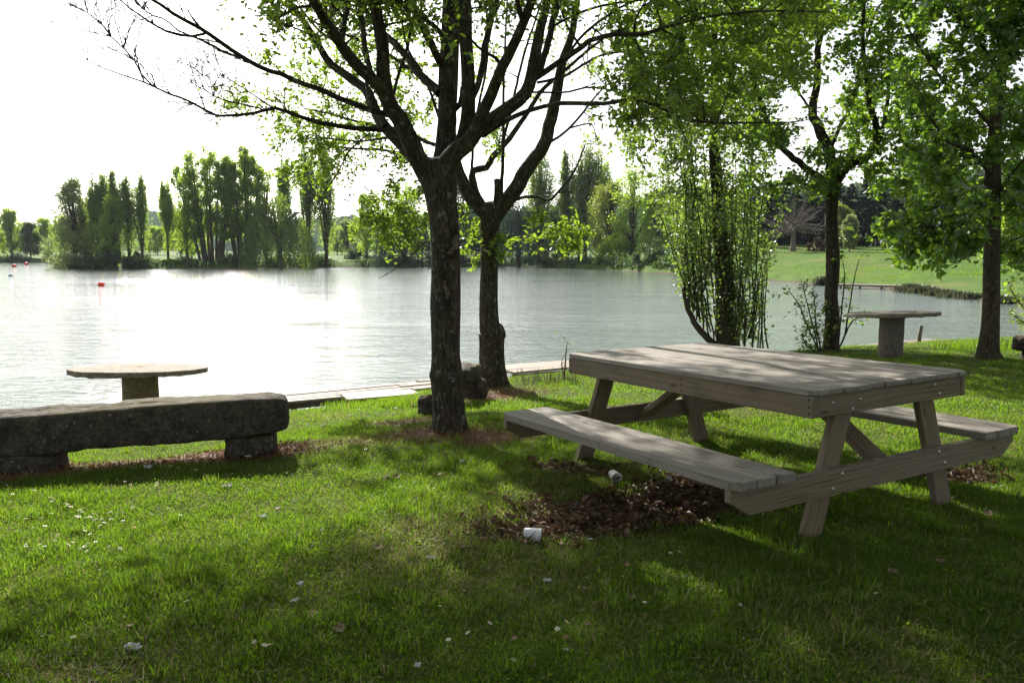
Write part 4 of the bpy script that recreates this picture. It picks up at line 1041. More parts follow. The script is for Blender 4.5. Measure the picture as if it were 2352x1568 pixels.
b5 = px([(905, 215), (915, 170), (935, 110), (945, 60), (955, 0)], Y1 - .3, .6, [8, 7, 6], ext=1, jit=.1)
c0 = px([(1050, 350), (1062, 320), (1074, 270), (1076, 230), (1075, 164), (1070, 82), (1068, 0)], Y1 + .1, -.3, [30, 33, 33, 32, 30, 28], ext=2.8, n=20, furrow=.04, jit=.02)
c1 = px([(1045, 250), (1058, 236), (1062, 200)], Y1 + .3, -.1, [16, 12, 10], n=8)
c2 = px([(1080, 235), (1098, 195), (1106, 160), (1116, 100), (1128, 45), (1140, 0)], Y1 + .1, .8, [15, 15, 15, 13], ext=1.6, n=10, furrow=.03)
d0 = px([(1008, 425), (1022, 385), (1045, 352), (1077, 325), (1099, 297), (1118, 285)], Y1 - .02, -.15, [56, 50, 46, 40, 36], n=24, furrow=.05, jit=.02)
d1 = px([(1085, 318), (1096, 290), (1105, 265), (1127, 219), (1149, 164), (1173, 118), (1198, 63), (1214, 22), (1224, -8)], Y1 - .1, -1.0, [32, 30, 28, 25, 22, 20], ext=2.2, n=16, furrow=.04, jit=.03)
d1b = px([(1200, 48), (1195, 32), (1187, 0), (1184, -15)], Y1 - .95, -.2, [12, 11, 10], ext=1.2)
d1c = px([(1156, 160), (1145, 140), (1125, 125), (1105, 115)], Y1 - .4, -.4, [10, 8, 6], ext=.5)
d2 = px([(1105, 300), (1125, 280), (1159, 254), (1198, 224), (1217, 191), (1228, 137), (1241, 68), (1255, 14), (1258, -8)], Y1 - .15, .6, [36, 33, 31, 28, 22, 18], ext=2.2, n=18, furrow=.04, jit=.03)
d2b = px([(1224, 185), (1239, 164), (1255, 109), (1272, 41), (1280, 0)], Y1 + .25, .7, [16, 16, 16, 14], ext=2.0, n=10, furrow=.03)
d3 = px([(1108, 312), (1149, 284), (1200, 260), (1255, 243), (1310, 237), (1392, 238), (1433, 230), (1456, 227), (1501, 240), (1551, 265), (1601, 280), (1676, 282), (1751, 282)], Y1 - .1, -1.6, [13, 11, 10, 9, 7, 5, 3], ext=.4, jit=.12)
d4 = px([(1232, 178), (1269, 153), (1310, 126), (1351, 96), (1392, 82), (1433, 78), (1476, 80), (1510, 68), (1576, 50), (1650, 35)], Y1 + .2, -1.5, [14, 12, 10, 8, 5], ext=.8, jit=.12)
d5 = px([(1222, 212), (1296, 213), (1351, 201), (1405, 208), (1446, 224), (1500, 262), (1560, 300)], Y1 + .1, .8, [5, 4.5, 4, 2.5], jit=.15)
d6 = px([(1235, 190), (1296, 175), (1351, 142), (1378, 128), (1433, 118), (1480, 110)], Y1 + .3, .9, [7, 6, 5, 3], jit=.15)
d7 = px([(1290, 145), (1340, 80), (1390, 40), (1440, 10), (1500, -10)], Y1 + .1, .5, [7, 6, 4], ext=.6, jit=.12)
d8 = px([(1272, 60), (1330, 30), (1400, 10), (1480, 0), (1560, -12)], Y1 + .7, .2, [6, 5, 4], ext=.6, jit=.12)
d9 = px([(1456, 90), (1480, 130), (1500, 190), (1540, 250), (1580, 330)], Y1 - .6, -.4, [5, 4, 2.5], jit=.2)
for (X, r), n, L in ((a4, 20, .55), (a4b, 12, .4), (a4c, 16, .4), (a5, 34, .6), (a5b, 24, .5), (a5c, 20, .5), (a5d, 20, .45), (a7, 5, .2), (d3, 8, .3), (d5, 10, .4), (d6, 10, .35)):
    t1.twiggy(X, r, n, L, .0052, 3, .35)
rg = np.random.default_rng(31)
def pts_px(n, x0, x1, y0, y1, Y0, Y1_, dens=None):
    o = []
    while len(o) < n:
        x, y = rg.uniform(x0, x1), rg.uniform(y0, y1)
        if dens is not None and rg.random() > dens(x, y): continue
        o.append(at(x, y, rg.uniform(Y0, Y1_)))
    return o
# leaves in view on tree 1: top centre and the long right limbs
t1.sprays(pts_px(46, 610, 960, -60, 60, Y1 - 1.4, Y1 + 1.0), .26, 7, 11, .05)
t1.sprays(pts_px(26, 980, 1330, -60, 40, Y1 - 1.2, Y1 + 1.2), .26, 7, 10, .05)
t1.sprays(pts_px(125, 1400, 1900, -50, 300, Y1 - 1.6, Y1 + 1.0, lambda x, y: 1 - .8 * ((x - 1800) ** 2 / 100 ** 2 + (y - 250) ** 2 / 90 ** 2 < 1) - .5 * (x < 1450)), .19, 8, 12, .052)
t1.sprays([at(1000, 90, Y1 - 1.6), at(1040, 100, Y1 - 1.7)], .12, 4, 4, .055)
# the crown above the frame, which shades the lawn
def ell(n, c, r, zmin, keep=None):
    o = []
    while len(o) < n:
        v = rg.normal(size=3); v = v / np.linalg.norm(v) * rg.random() ** .42; q = np.array(c) + v * np.array(r)
        if q[2] < zmin: continue
        if q[2] < CAMH + q[1] * .315 and q[1] > .5: continue
        if keep is None or keep(q): o.append(q)
    return o
CROWN1 = ell(NCROWN1, (0.3, 7.4, 5.7), (4.8, 3.6, 2.1), 3.0)
t1.sprays(CROWN1, .45, 8, 13, .062)
t1.done()

# ---- tree 2: darker trunk behind it
b = gp(1130, 886); Y2 = b[1]
t2 = Tree('tree', 'dark trunk with a swollen ring, standing just behind and right of the thick foreground trunk', b, M['bark1'], M['leaf_elm'], 22)
trunk(t2, [(1132, 890, 92), (1131, 872, 76), (1130, 840, 64), (1129, 800, 60), (1129, 778, 61), (1130, 768, 66), (1129, 760, 60), (1124, 748, 49), (1122, 700, 45), (1123, 640, 44), (1124, 560, 42), (1126, 515, 46), (1128, 485, 62), (1129, 468, 50)], Y2, n=56)
px = t2.px
e1 = px([(1116, 492), (1095, 470), (1078, 450), (1063, 420), (1053, 395), (1040, 350), (1035, 300), (1040, 220), (1046, 100), (1050, 0)], Y2, .3, [34, 30, 26, 22, 18, 14], ext=2, n=16, furrow=.04, jit=.02)
e2 = px([(1122, 488), (1109, 471), (1096, 450), (1088, 424), (1084, 402), (1090, 390), (1117, 385), (1131, 360), (1138, 353), (1160, 330), (1173, 314), (1209, 262), (1241, 213), (1263, 191), (1300, 160), (1345, 120)], Y2, 1.0, [20, 18, 16, 13, 11, 9, 7], ext=.5, n=12, furrow=.03, jit=.05)
e3 = px([(1136, 498), (1150, 478), (1181, 439), (1210, 389), (1249, 335), (1256, 309), (1269, 260), (1283, 191), (1293, 137), (1313, 82), (1321, 27), (1326, -10)], Y2 - .05, -.8, [40, 36, 33, 30, 26, 21, 17, 13], ext=1.8, n=18, furrow=.05, jit=.03)
e4 = px([(1165, 470), (1185, 458), (1206, 453), (1235, 452), (1260, 460), (1280, 444), (1296, 424), (1321, 389), (1345, 330)], Y2 - .1, -.8, [9, 7, 6, 5, 3], jit=.15)
e5 = px([(1136, 490), (1141, 460), (1142, 435), (1143, 410)], Y2 - .1, -.1, [20, 16, 15], n=12, rough=.1)
e6 = px([(1148, 480), (1152, 440), (1154, 396), (1156, 324), (1156, 240), (1158, 160), (1162, 60), (1165, 0)], Y2 - .2, .3, [9, 8, 6, 5, 4], ext=.6, jit=.12)
e7 = px([(1088, 440), (1084, 380), (1090, 300), (1100, 240), (1118, 150), (1125, 60)], Y2 + .1, .6, [7, 6, 5], ext=1, jit=.1)
e8 = px([(1156, 324), (1175, 250), (1185, 200), (1205, 120), (1225, 60), (1245, 0)], Y2 + .1, .6, [7, 6, 4], ext=.8, jit=.12)
e9 = px([(1095, 480), (1050, 468), (1000, 455), (960, 440), (935, 450)], Y2 + .1, .4, [8, 6, 4], jit=.1)
e10 = px([(1255, 330), (1290, 310), (1330, 270), (1365, 225), (1400, 190), (1440, 160)], Y2 - .4, .5, [7, 6, 4, 3], ext=.4, jit=.15)
e11 = px([(1045, 350), (990, 330), (920, 300), (840, 285), (760, 262), (700, 250)], Y2 + .2, 1.2, [10, 8, 6, 4], jit=.12)
e12 = px([(1040, 250), (980, 190), (900, 130), (820, 90), (740, 60)], Y2 + .3, 1.2, [11, 9, 7, 5], ext=.6, jit=.1)
e13 = px([(1040, 370), (960, 360), (880, 345), (800, 340), (730, 330)], Y2 + .2, .8, [7, 6, 4], jit=.12)
e14 = px([(975, 560), (940, 590), (905, 620), (870, 640)], Y2 - .2, -.2, [3, 2], jit=.2)
for (X, r), n in ((e4, 10), (e10, 10), (e3, 12)): t2.twiggy(X, r, n, .45, .004, 2, .4)
def dl(x, y):   # the leafy haze of small sprays left of the fork
    return .25 + .75 * (x > 640) - .5 * (x > 930)
t2.sprays(pts_px(125, 590, 1000, 30, 330, Y2 + .2, Y2 + 1.9, dl), .20, 6, 9, .06, droop=.3)
t2.sprays(pts_px(10, 495, 620, 205, 265, Y2 + .2, Y2 + 1.2), .2, 6, 8, .06)
t2.sprays(pts_px(26, 690, 960, 310, 400, Y2 + .1, Y2 + 1.2), .2, 6, 9, .06)
t2.sprays(pts_px(14, 610, 780, 280, 370, Y2 + .4, Y2 + 1.4), .2, 6, 8, .06)
t2.sprays(pts_px(12, 660, 780, 370, 430, Y2 + .4, Y2 + 1.2), .2, 6, 9, .06)
t2.sprays(pts_px(20, 840, 985, 425, 520, Y2 - .2, Y2 + .6), .2, 7, 11, .06)
t2.sprays(pts_px(12, 865, 960, 500, 560, Y2 - .2, Y2 + .4), .17, 7, 10, .06)
t2.sprays(pts_px(7, 1062, 1110, 500, 600, Y2 - .3, Y2 + .2), .13, 5, 7, .07)
t2.sprays(pts_px(4, 1140, 1180, 545, 585, Y2 - .3, Y2 - .1), .10, 5, 6, .075)
t2.sprays(pts_px(8, 1225, 1300, 500, 560, Y2 - .6, Y2 - .2), .14, 5, 8, .07)
t2.sprays(pts_px(7, 1280, 1340, 530, 590, Y2 - .6, Y2 - .3), .13, 5, 8, .07)
t2.sprays(pts_px(30, 1080, 1450, 20, 330, Y2 - .2, Y2 + 1.6, lambda x, y: .3 + .7 * (y < 200)), .18, 6, 7, .055)
t2.sprays(pts_px(12, 1110, 1180, 280, 370, Y2 + .2, Y2 + 1), .14, 5, 7, .055)
t2.sprays(ell(150, (-.1, 11.2, 6.5), (3.5, 2.8, 2.0), 3.5), .45, 8, 12, .065)
t2.sprays(ell(190, (-3.2, 11.1, 5.95), (2.5, 1.5, .75), 4.4), .45, 8, 12, .065)  # extra crown patch above the view, put here to shade the foreground lawn
t2.done()

# ---- tree A: forked tree at the water behind the picnic table
ya = 14.9; b = np.array([at(1910, 806, ya)[0], ya, 0]); b[2] = T(b[0], b[1])
tA = Tree('tree', 'slim dark forked tree by the water, directly behind the right part of the picnic table', b, M['bark2'], M['leaf_mid'], 23)
trunk(tA, [(1906, 812, 46), (1908, 790, 38), (1912, 730, 34), (1909, 680, 31), (1913, 620, 32), (1912, 560, 31), (1909, 500, 31), (1911, 440, 33), (1911, 415, 40), (1910, 400, 34)], ya, n=36, furrow=.06, rough=.05)
px = tA.px
f1 = px([(1905, 428), (1896, 415), (1875, 402), (1851, 385), (1801, 345), (1771, 300), (1751, 245), (1731, 185), (1721, 140), (1700, 90), (1690, 20)], ya, -.8, [18, 15, 13, 11, 9, 7], ext=1.2, n=10, furrow=.03)
f2 = px([(1910, 420), (1907, 380), (1905, 350), (1892, 320), (1881, 295), (1866, 255), (1876, 190), (1881, 100), (1896, 0)], ya, .3, [28, 24, 20, 17, 14, 11], ext=2.2, n=12, furrow=.03)
f3 = px([(1916, 428), (1932, 400), (1956, 376), (1986, 365), (2010, 330), (2016, 300), (2000, 250), (1996, 225), (1988, 160), (1981, 100), (1985, 0)], ya, -.4, [20, 18, 15, 12, 10, 8], ext=2, n=10, furrow=.03)
f4 = px([(2005, 345), (2026, 300), (2036, 250), (2041, 200), (2042, 130), (2041, 75), (2050, 0)], ya - .3, .9, [10, 9, 8, 6], ext=1.5)
f5 = px([(1871, 270), (1840, 220), (1800, 170), (1775, 130)], ya + .2, .5, [6, 5, 3], jit=.15)
f6 = px([(1905, 350), (1925, 300), (1960, 230), (1975, 150), (2000, 60)], ya, .8, [9, 8, 6], ext=1)
f7 = px([(1910, 440), (1860, 425), (1800, 422), (1760, 430)], ya - .1, -.4, [6, 4, 3], jit=.1)
def dr(x, y):
    v = 1.0
    if (x - 1840) ** 2 / 85 ** 2 + (y - 220) ** 2 / 110 ** 2 < 1: v = .12
    if (x - 1790) ** 2 / 90 ** 2 + (y - 365) ** 2 / 42 ** 2 < 1: v = .03
    if (x - 2170) ** 2 / 70 ** 2 + (y - 130) ** 2 / 120 ** 2 < 1: v = .3
    if (x - 1925) ** 2 / 30 ** 2 + (y - 300) ** 2 / 60 ** 2 < 1: v = .35
    if x < 1720: v *= .75
    return v
tA.sprays(pts_px(165, 1660, 2200, -80, 425, ya - 1.4, ya + 1.5, dr), .25, 8, 12, .088, wid=.6)
tA.sprays(pts_px(30, 1960, 2160, 240, 430, ya - 1.2, ya + .4), .32, 8, 11, .09, wid=.6)
tA.sprays(pts_px(14, 1725, 1900, 400, 440, ya - .9, ya + .3), .22, 7, 10, .08, wid=.6)
tA.sprays(ell(150, (6.1, 14.2, 8), (3.2, 2.8, 2.2), 5.6), .6, 8, 12, .10, wid=.6)
tA.done()

# ---- tree B: straight dark trunk near the right edge
b = gp(2270, 824); yb = b[1]
tB = Tree('tree', 'straight dark trunk near the right edge with broad fresh leaves hanging low on its left', b, M['bark3'], M['leaf_mid'], 24)
trunk(tB, [(2271, 828, 66), (2270, 805, 48), (2274, 760, 40), (2277, 690, 37), (2278, 600, 36), (2279, 500, 34), (2280, 420, 34), (2283, 340, 30), (2290, 250, 27), (2300, 170, 24), (2312, 80, 21), (2320, 0, 18)], yb, n=36, furrow=.02, rough=.03)
px = tB.px
P_, r_ = px([(2318, 10), (2322, -60), (2330, -160), (2335, -280)], yb, .2, [18, 14, 10], ext=1, n=12)
g1 = px([(2277, 405), (2266, 385), (2250, 368), (2231, 350), (2205, 335), (2176, 325), (2150, 290)], yb, -1.0, [13, 11, 9, 6], ext=.6)
g2 = px([(2280, 560), (2240, 540), (2190, 530), (2140, 520), (2090, 525)], yb, -1.6, [7, 6, 5, 3], jit=.1)
g3 = px([(2285, 300), (2230, 240), (2170, 190), (2120, 120)], yb, .6, [8, 7, 5], ext=.8)
g4 = px([(2283, 470), (2310, 420), (2340, 380), (2380, 340)], yb, -.4, [7, 6, 5], ext=.8)
g5 = px([(2300, 170), (2250, 100), (2200, 40), (2160, -20)], yb, -.8, [9, 8, 6], ext=.8)
g6 = px([(2280, 610), (2300, 570), (2330, 550), (2380, 530)], yb, .3, [6, 5, 4], ext=.6)
g7 = px([(2280, 460), (2220, 455), (2160, 470), (2100, 500)], yb, -.3, [7, 6, 4], jit=.1)
tB.sprays(pts_px(140, 2080, 2420, -80, 480, yb - 1.3, yb + 1.4, dr), .23, 8, 12, .09, wid=.68)
tB.sprays(pts_px(34, 2060, 2265, 470, 600, yb - 1.7, yb - .5), .22, 7, 8, .095, wid=.75, droop=.5)
tB.sprays(pts_px(6, 1985, 2060, 505, 545, yb - 1.8, yb - 1.3), .13, 4, 5, .10, wid=.75, droop=.5)
tB.sprays(pts_px(22, 2290, 2400, 430, 640, yb - .3, yb + 1.0), .26, 7, 9, .085, wid=.7)
tB.sprays(ell(170, (6.6, 11.6, 7.0), (4.2, 4.0, 2.4), 4.4), .6, 8, 12, .10, wid=.6)
tB.done()

# ---- tree C: multi-stemmed poplar clump at the water
yc = 17.0; b = np.array([at(1665, 792, yc)[0], yc, 0]); b[2] = T(b[0], b[1])
tC = Tree('poplar_tree', 'bushy poplar with a thick stem and a fan of thin upright shoots by the water', b, M['bark3'], M['leaf_poplar'], 25)
trunk(tC, [(1668, 800, 62), (1666, 780, 48), (1664, 720, 44), (1662, 650, 40), (1656, 560, 36), (1650, 470, 31), (1644, 400, 28), (1641, 340, 25), (1642, 250, 21), (1641, 150, 17), (1640, 50, 13), (1640, -40, 10)], yc, n=32, furrow=.04, rough=.04, res=.05)
px = tC.px
h1 = px([(1655, 798), (1636, 788), (1618, 770), (1598, 745), (1582, 715), (1574, 690), (1568, 660)], yc - .2, -.4, [17, 16, 15, 13, 10, 6], n=12, furrow=.03)
shoots = []
rs = np.random.default_rng(77)
for k in range(38):
    bx = rs.uniform(1572, 1728); by = np.interp(bx, [1568, 1600, 1640, 1700, 1745], [665, 745, 790, 795, 800]) - rs.uniform(0, 25)
    fan = (bx - 1655) / 90
    tx = 1645 + fan * rs.uniform(80, 165) + rs.normal() * 25; ty = rs.uniform(190, 520) if bx < 1690 else rs.uniform(280, 620)
    tx = min(tx, 1800)
    c1_ = bx + (tx - bx) * .2 - (8 if fan < 0 else -8); c2_ = bx + (tx - bx) * .55
    y0 = yc + rs.uniform(-.9, .7)
    shoots.append(px([(bx, by), (c1_, by * .75 + ty * .25), (c2_, (by + ty) / 2), (tx * .85 + c2_ * .15, by * .2 + ty * .8), (tx, ty)], yc - .1 if bx < 1690 else y0, y0 - yc + .1 if bx < 1690 else 0, [4.6, 3.8, 3.2, 2.4, 1.5], n=5, jit=1.1, res=.2))
for X, r in shoots:
    n = int(len(X) * 14); i = rs.integers(int(len(X) * .12), len(X), n)
    leaves(tC.cr, X[i] - tC.loc + rs.normal(size=(n, 3)) * np.array([.07, .07, .07]), .062, wid=.8, rng=rs, droop=.3)
for k in range(9):
    bx = rs.uniform(1690, 1765); tx = bx + rs.uniform(-20, 30); y0 = yc + rs.uniform(-.8, 0)
    X, r = px([(bx, 800), (bx + rs.uniform(-8, 8), 740), (tx, rs.uniform(600, 720))], y0, 0, [4, 3, 2], n=4, jit=.2, res=.15)
    n = int(len(X) * 4); i = rs.integers(1, len(X), n); leaves(tC.cr, X[i] - tC.loc + rs.normal(size=(n, 3)) * .06, .06, wid=.8, rng=rs)
def dc(x, y):
    w = np.interp(y, [-80, 100, 300, 420, 500, 620, 700], [190, 190, 195, 165, 120, 75, 40]); c = np.interp(y, [0, 300, 700], [1625, 1610, 1650]); return float(abs(x - c) < w) * (1.0 if y < 420 else .55)
tC.sprays(pts_px(215, 1420, 1820, -80, 640, yc - 1.5, yc + 1.5, dc), (.25, .25, .42), 7, 12, .068, wid=.8)
tC.sprays(ell(40, (4.3, 17, 9.0), (2.6, 2.0, 2.6), 6.8), .6, 7, 11, .08, wid=.8)
tC.done()

# ---- saplings and weeds near the water
def sapling(name, label, cat, px0, py0, Y, stems, leafn, lsize, mat, seed, wid=.45, barkm='bark3'):
    q = gp(px0, py0) if Y is None else None
    if q is None: a = at(px0, py0, Y); q = np.array([a[0], a[1], T(a[0], a[1])])
    t = Tree(name, label, q, M[barkm], M[mat], seed, cat); rs = np.random.default_rng(seed)
    for st in stems:
        P0 = at(st[0][0], st[0][1], q[1]); 
        X, r = t.px(st, q[1] + rs.uniform(-.1, .1), rs.uniform(-.3, .3), [4.5, 3.5, 1.6], n=5, jit=.2, res=.08)
        for _ in range(leafn // 6):
            k = rs.integers(len(X) // 4, len(X)); v = rs.normal(size=3) * .5 + np.array([0, 0, .3]); v /= np.linalg.norm(v); L = rs.uniform(.12, .35)
            Z, r2 = t.limb([X[k], X[k] + v * L * .5, X[k] + v * L + np.array([0, 0, -.02])], [.003, .002, .001], n=4, skel=False, rough=0, res=.08)
            i = rs.integers(0, len(Z), 7); leaves(t.cr, Z[i] - t.loc + rs.normal(size=(7, 3)) * .03, lsize, wid=wid, rng=rs)
    t.done(('stem', 'foliage')); return t
sapling('sapling', 'pale green leafy sapling at the water, left of the slim forked tree', 'sapling', 1880, 810, 14.6,
        [[(1885, 812), (1860, 760), (1835, 700), (1812, 668)], [(1884, 812), (1865, 740), (1850, 680), (1845, 655)], [(1888, 812), (1875, 750), (1872, 700), (1868, 668)], [(1880, 812), (1850, 790), (1842, 770)], [(1890, 812), (1900, 760), (1895, 710)]], 110, .07, 'leaf_pale', 51)
sapling('sapling', 'thin arching shoot leaning right from the base of the slim forked tree', 'sapling', 1925, 806, 14.6,
        [[(1922, 808), (1940, 770), (1952, 700), (1962, 640), (1975, 590)], [(1938, 775), (1960, 735), (1990, 728)], [(1925, 800), (1935, 690), (1940, 640), (1936, 600)]], 50, .07, 'leaf_mid', 52)
sapling('sapling', 'small yellow-green weed stem standing at the left corner of the picnic table', 'weed', 1296, 872, None,
        [[(1296, 872), (1298, 840), (1300, 810), (1303, 786)], [(1296, 870), (1291, 845), (1292, 820)]], 30, .035, 'leaf_pale', 53)
sapling('sapling', 'leafy twiggy bush hanging over the water at the right frame edge', 'bush', 2380, 790, 15.5,
        [[(2390, 790), (2360, 720), (2330, 680), (2312, 640)], [(2395, 780), (2370, 650), (2330, 590), (2310, 560)], [(2400, 760), (2380, 600), (2350, 520)], [(2390, 780), (2350, 740), (2320, 720)], [(2395, 700), (2365, 620), (2330, 620)], [(2400, 700), (2380, 560), (2340, 480)]], 150, .07, 'leaf_pale', 54)

# ---- unseen trees added behind the viewpoint to cut skylight on the lawn
for (x_, y_, h_, sd, lb) in ((-4.5, -4.0, 8.5, 71, 'unseen leafy tree added behind the viewpoint to cut skylight, to the left'), (1.5, -6.0, 9.0, 72, 'unseen leafy tree added straight behind the viewpoint to cut skylight'), (6.5, -2.5, 8.5, 73, 'unseen leafy tree added behind the viewpoint to cut skylight, to the right')):
    b = np.array([x_, y_, T(x_, y_)]); tz = Tree('tree', lb, b, M['bark2'], M['leaf_mid'], sd)
    rs_ = np.random.default_rng(sd)
    tz.limb([b - [0, 0, .2], b + [0, 0, 1.2], b + [.1, 0, 2.4]], [.22, .16, .15], n=16, res=.15, furrow=.04)
    for k in range(7):
        a = k / 7 * 6.283 + rs_.uniform(-.3, .3); d = np.array([math.cos(a), math.sin(a), 0]); tz.limb([b + [.1, 0, 2.2], b + d * .8 + [0, 0, 3.6], b + d * 1.9 + [0, 0, 5.2], b + d * 2.6 + [0, 0, h_ * .85]], [.10, .07, .05, .02], n=7, res=.2)
    cs = []
    while len(cs) < 150:
        v = rs_.normal(size=3); v = v / np.linalg.norm(v) * rs_.random() ** .4; cs.append(b + np.array([0, 0, h_ * .58]) + v * np.array([3.6, 3.6, h_ * .42]))
    cs = [c for c in cs if c[2] > 1.9]; tz.sprays(cs, .6, 7, 9, .13, wid=.65); tz.done()

# ================================================================== far trees
def zt(py, Y): return CAMH - (py - HY) / 1837 * Y
def far_base(px, Y):
    x = (px - 1176) / 1837 * Y; return np.array([x, Y, T(x, Y) - .1])
def far_tree(kind, px, top, wpx, Y, mat, label, name='tree', seed=None, base=None, dens=1.0, lean=0.0, q=None, group=None, cat='tree'):
    rs = np.random.default_rng(int(px * 7 + top) if seed is None else seed)
    b = far_base(px, Y); 
    if base is not None: b[2] = zt(base, Y)
    H = (zt(top, Y) - b[2]) * (1.06 if kind in ('multi', 'broad') else 1.0); W_ = wpx / 1837 * Y; t = thing(name, label, cat, b, 0, group)
    tr = MB(); cr = MB(); sz = (q or .32) * 1.08 * (Y / 130) ** .5
    if kind == 'broad':      # open crown of separate leaf clumps
        n = int(66 * dens) + 10; cl = []; z0 = .12
        for k in range(n):
            h = rs.uniform(z0, 1) ** .85; w = math.sin(min(1, (h - z0 + .10) / (1 - z0 + .1)) ** .75 * math.pi * .93) ** .7 * .5
            a = rs.uniform(0, 6.283); r = rs.random() ** .5 * w
            cl.append((math.cos(a) * r * W_, math.sin(a) * r * W_, h * H))
        cl = np.array(cl); W_ *= 1.12; cr_ = rs.uniform(.06, .12, n) * (W_ + H * .5) * .5
        for c, r in zip(cl, cr_):
            m = 130; v = rs.normal(size=(m, 3)) * .62; v[:, 0] += v[:, 2] * c[0] / W_ * .8
            quads(cr, c + v * r * np.array([1.1, 1.1, 1.35]), sz * .85, rs, elong=1.3, rnd=np.clip(rs.random() * .75 + rs.random(m) * .3, 0, 1))
        tube(tr, [(0, 0, -.5), (0, 0, H * .2), (lean * W_ * .3, 0, H * .55), (lean * W_ * .5, 0, H * .85)], [H * .022, H * .018, H * .010, .02], 7)
        for c in cl[:: 2]:
            z = c[2] * rs.uniform(.35, .6); tube(tr, [(0, 0, z), (c[0] * .55, c[1] * .55, z * .4 + c[2] * .6), tuple(c)], [H * .009, H * .006, .015], 4)
    elif kind == 'multi':    # several bare-stemmed trunks rising together into plumes
        W_ *= 1.1; ns = int(7 * dens) + 4
        for k in range(ns):
            a = (k + rs.uniform(.2, .8)) / ns - .5; x1 = a * W_ * .92; y1 = rs.normal() * W_ * .12; h1 = H * rs.uniform(.84, 1.0) * (1 - .55 * abs(a) ** 1.6)
            x0 = a * W_ * .35
            P = [(x0, 0, -.5), (x0 * 1.2 + x1 * .1, y1 * .3, h1 * .3), (x1 * .75, y1, h1 * .68), (x1, y1, h1 * .97)]
            tube(tr, crom(P, 8), np.linspace(H * .013, .02, 8), 5); C_ = crom(P, 40)
            for j in range(26):
                u = rs.uniform(.3, 1); c = C_[int(u * 39)] + rs.normal(size=3) * np.array([.055, .055, .03]) * W_ * (1.15 - .5 * u); r = W_ * rs.uniform(.035, .075)
                m = 100; v = rs.normal(size=(m, 3)) * .55; quads(cr, c + v * r * np.array([1, 1, 1.3]), sz * .85, rs, rnd=np.clip(rs.random() * .75 + rs.random(m) * .3, 0, 1))
                if j % 3 == 0: tube(tr, [tuple(C_[max(0, int(u * 39) - 4)]), tuple(c)], [.05, .02], 4)
    elif kind == 'poplar':   # narrow column of upright plumes
        pl = int(22 * dens) + 6
        for k in range(pl):
            a = rs.uniform(0, 6.283); r0 = W_ * .5 * rs.random() ** .5 * .85; zb = H * rs.uniform(.06, .6) if k > 2 else H * .6; ztp = min(H * (1.0 - .22 * (r0 / (W_ * .43)) ** 2) * rs.uniform(.82, 1.0), zb + H * rs.uniform(.35, .6)); zb = max(zb, 0) if k % 3 else min(H * .5, ztp - H * .3)
            if k < 6: zb = H * .5; ztp = H * rs.uniform(.88, 1) * (1.0 - .12 * (r0 / (W_ * .43)) ** 2)
            m = 300; u = rs.random(m); z = zb + (ztp - zb) * u
            rr = r0 * (.55 + .6 * np.sin(np.clip((z / H - .02), 0, 1) ** .8 * math.pi * .96) ** .6); w = W_ * .15 * np.sin(np.clip(u * .9 + .08, 0, 1) * math.pi) ** .5
            C_ = np.stack([np.cos(a) * rr, np.sin(a) * rr, z], -1) + rs.normal(size=(m, 3)) * np.stack([w, w, w], -1)
            quads(cr, C_, sz * .85, rs, elong=1.4, vert=-.25, rnd=np.clip(rs.random() * .75 + rs.random(m) * .3, 0, 1))
            tube(tr, [(0, 0, max(zb - H * .08, .2)), (math.cos(a) * rr.mean() * .8, math.sin(a) * rr.mean() * .8, zb + (ztp - zb) * .4), (math.cos(a) * rr.mean(), math.sin(a) * rr.mean(), ztp)], [H * .006, H * .004, .01], 4)
        tube(tr, [(0, 0, -.5), (0, 0, H * .3), (0, 0, H * .9)], [H * .016, H * .012, .03], 7)
    elif kind == 'willow':   # dome of hanging strands
        n = int(900 * dens)
        for k in range(n):
            a = rs.uniform(0, 6.283); r = math.sqrt(rs.random()) ; x = math.cos(a) * r * W_ * .5; y = math.sin(a) * r * W_ * .42
            top_ = H * math.sqrt(max(0, 1 - (r * .93) ** 2)) * rs.uniform(.8, 1.0) * (1 + .08 * math.sin(a * 3 + seed_off(px))) + H * .02
            low = rs.uniform(.0, .25) * H if r > .55 else rs.uniform(.25, .6) * H
            if r > .8: low = H * rs.uniform(.0, .1)
            L = max(top_ - low, .5); m = max(5, int(L / sz * .85)); u = np.sort(rs.random(m))
            C_ = np.stack([x * (1 + .06 * u) + rs.normal(size=m) * .09, y * (1 + .06 * u) + rs.normal(size=m) * .09, top_ - L * u], -1)
            quads(cr, C_, sz * 1.05, rs, elong=2.4, vert=.85)
        tube(tr, [(0, 0, -.5), (W_ * .02, 0, H * .3), (W_ * .04, 0, H * .6)], [H * .04, H * .03, H * .015], 8)
        for k in range(12):
            a = rs.uniform(0, 6.283); tube(tr, crom([(0, 0, H * .3), (math.cos(a) * W_ * .15, math.sin(a) * W_ * .15, H * .65), (math.cos(a) * W_ * .33, math.sin(a) * W_ * .3, H * .78), (math.cos(a) * W_ * .42, math.sin(a) * W_ * .36, H * .6)], 7), np.linspace(H * .014, .02, 7), 5)
    elif kind == 'shrub':
        n = int(26 * dens) + 5
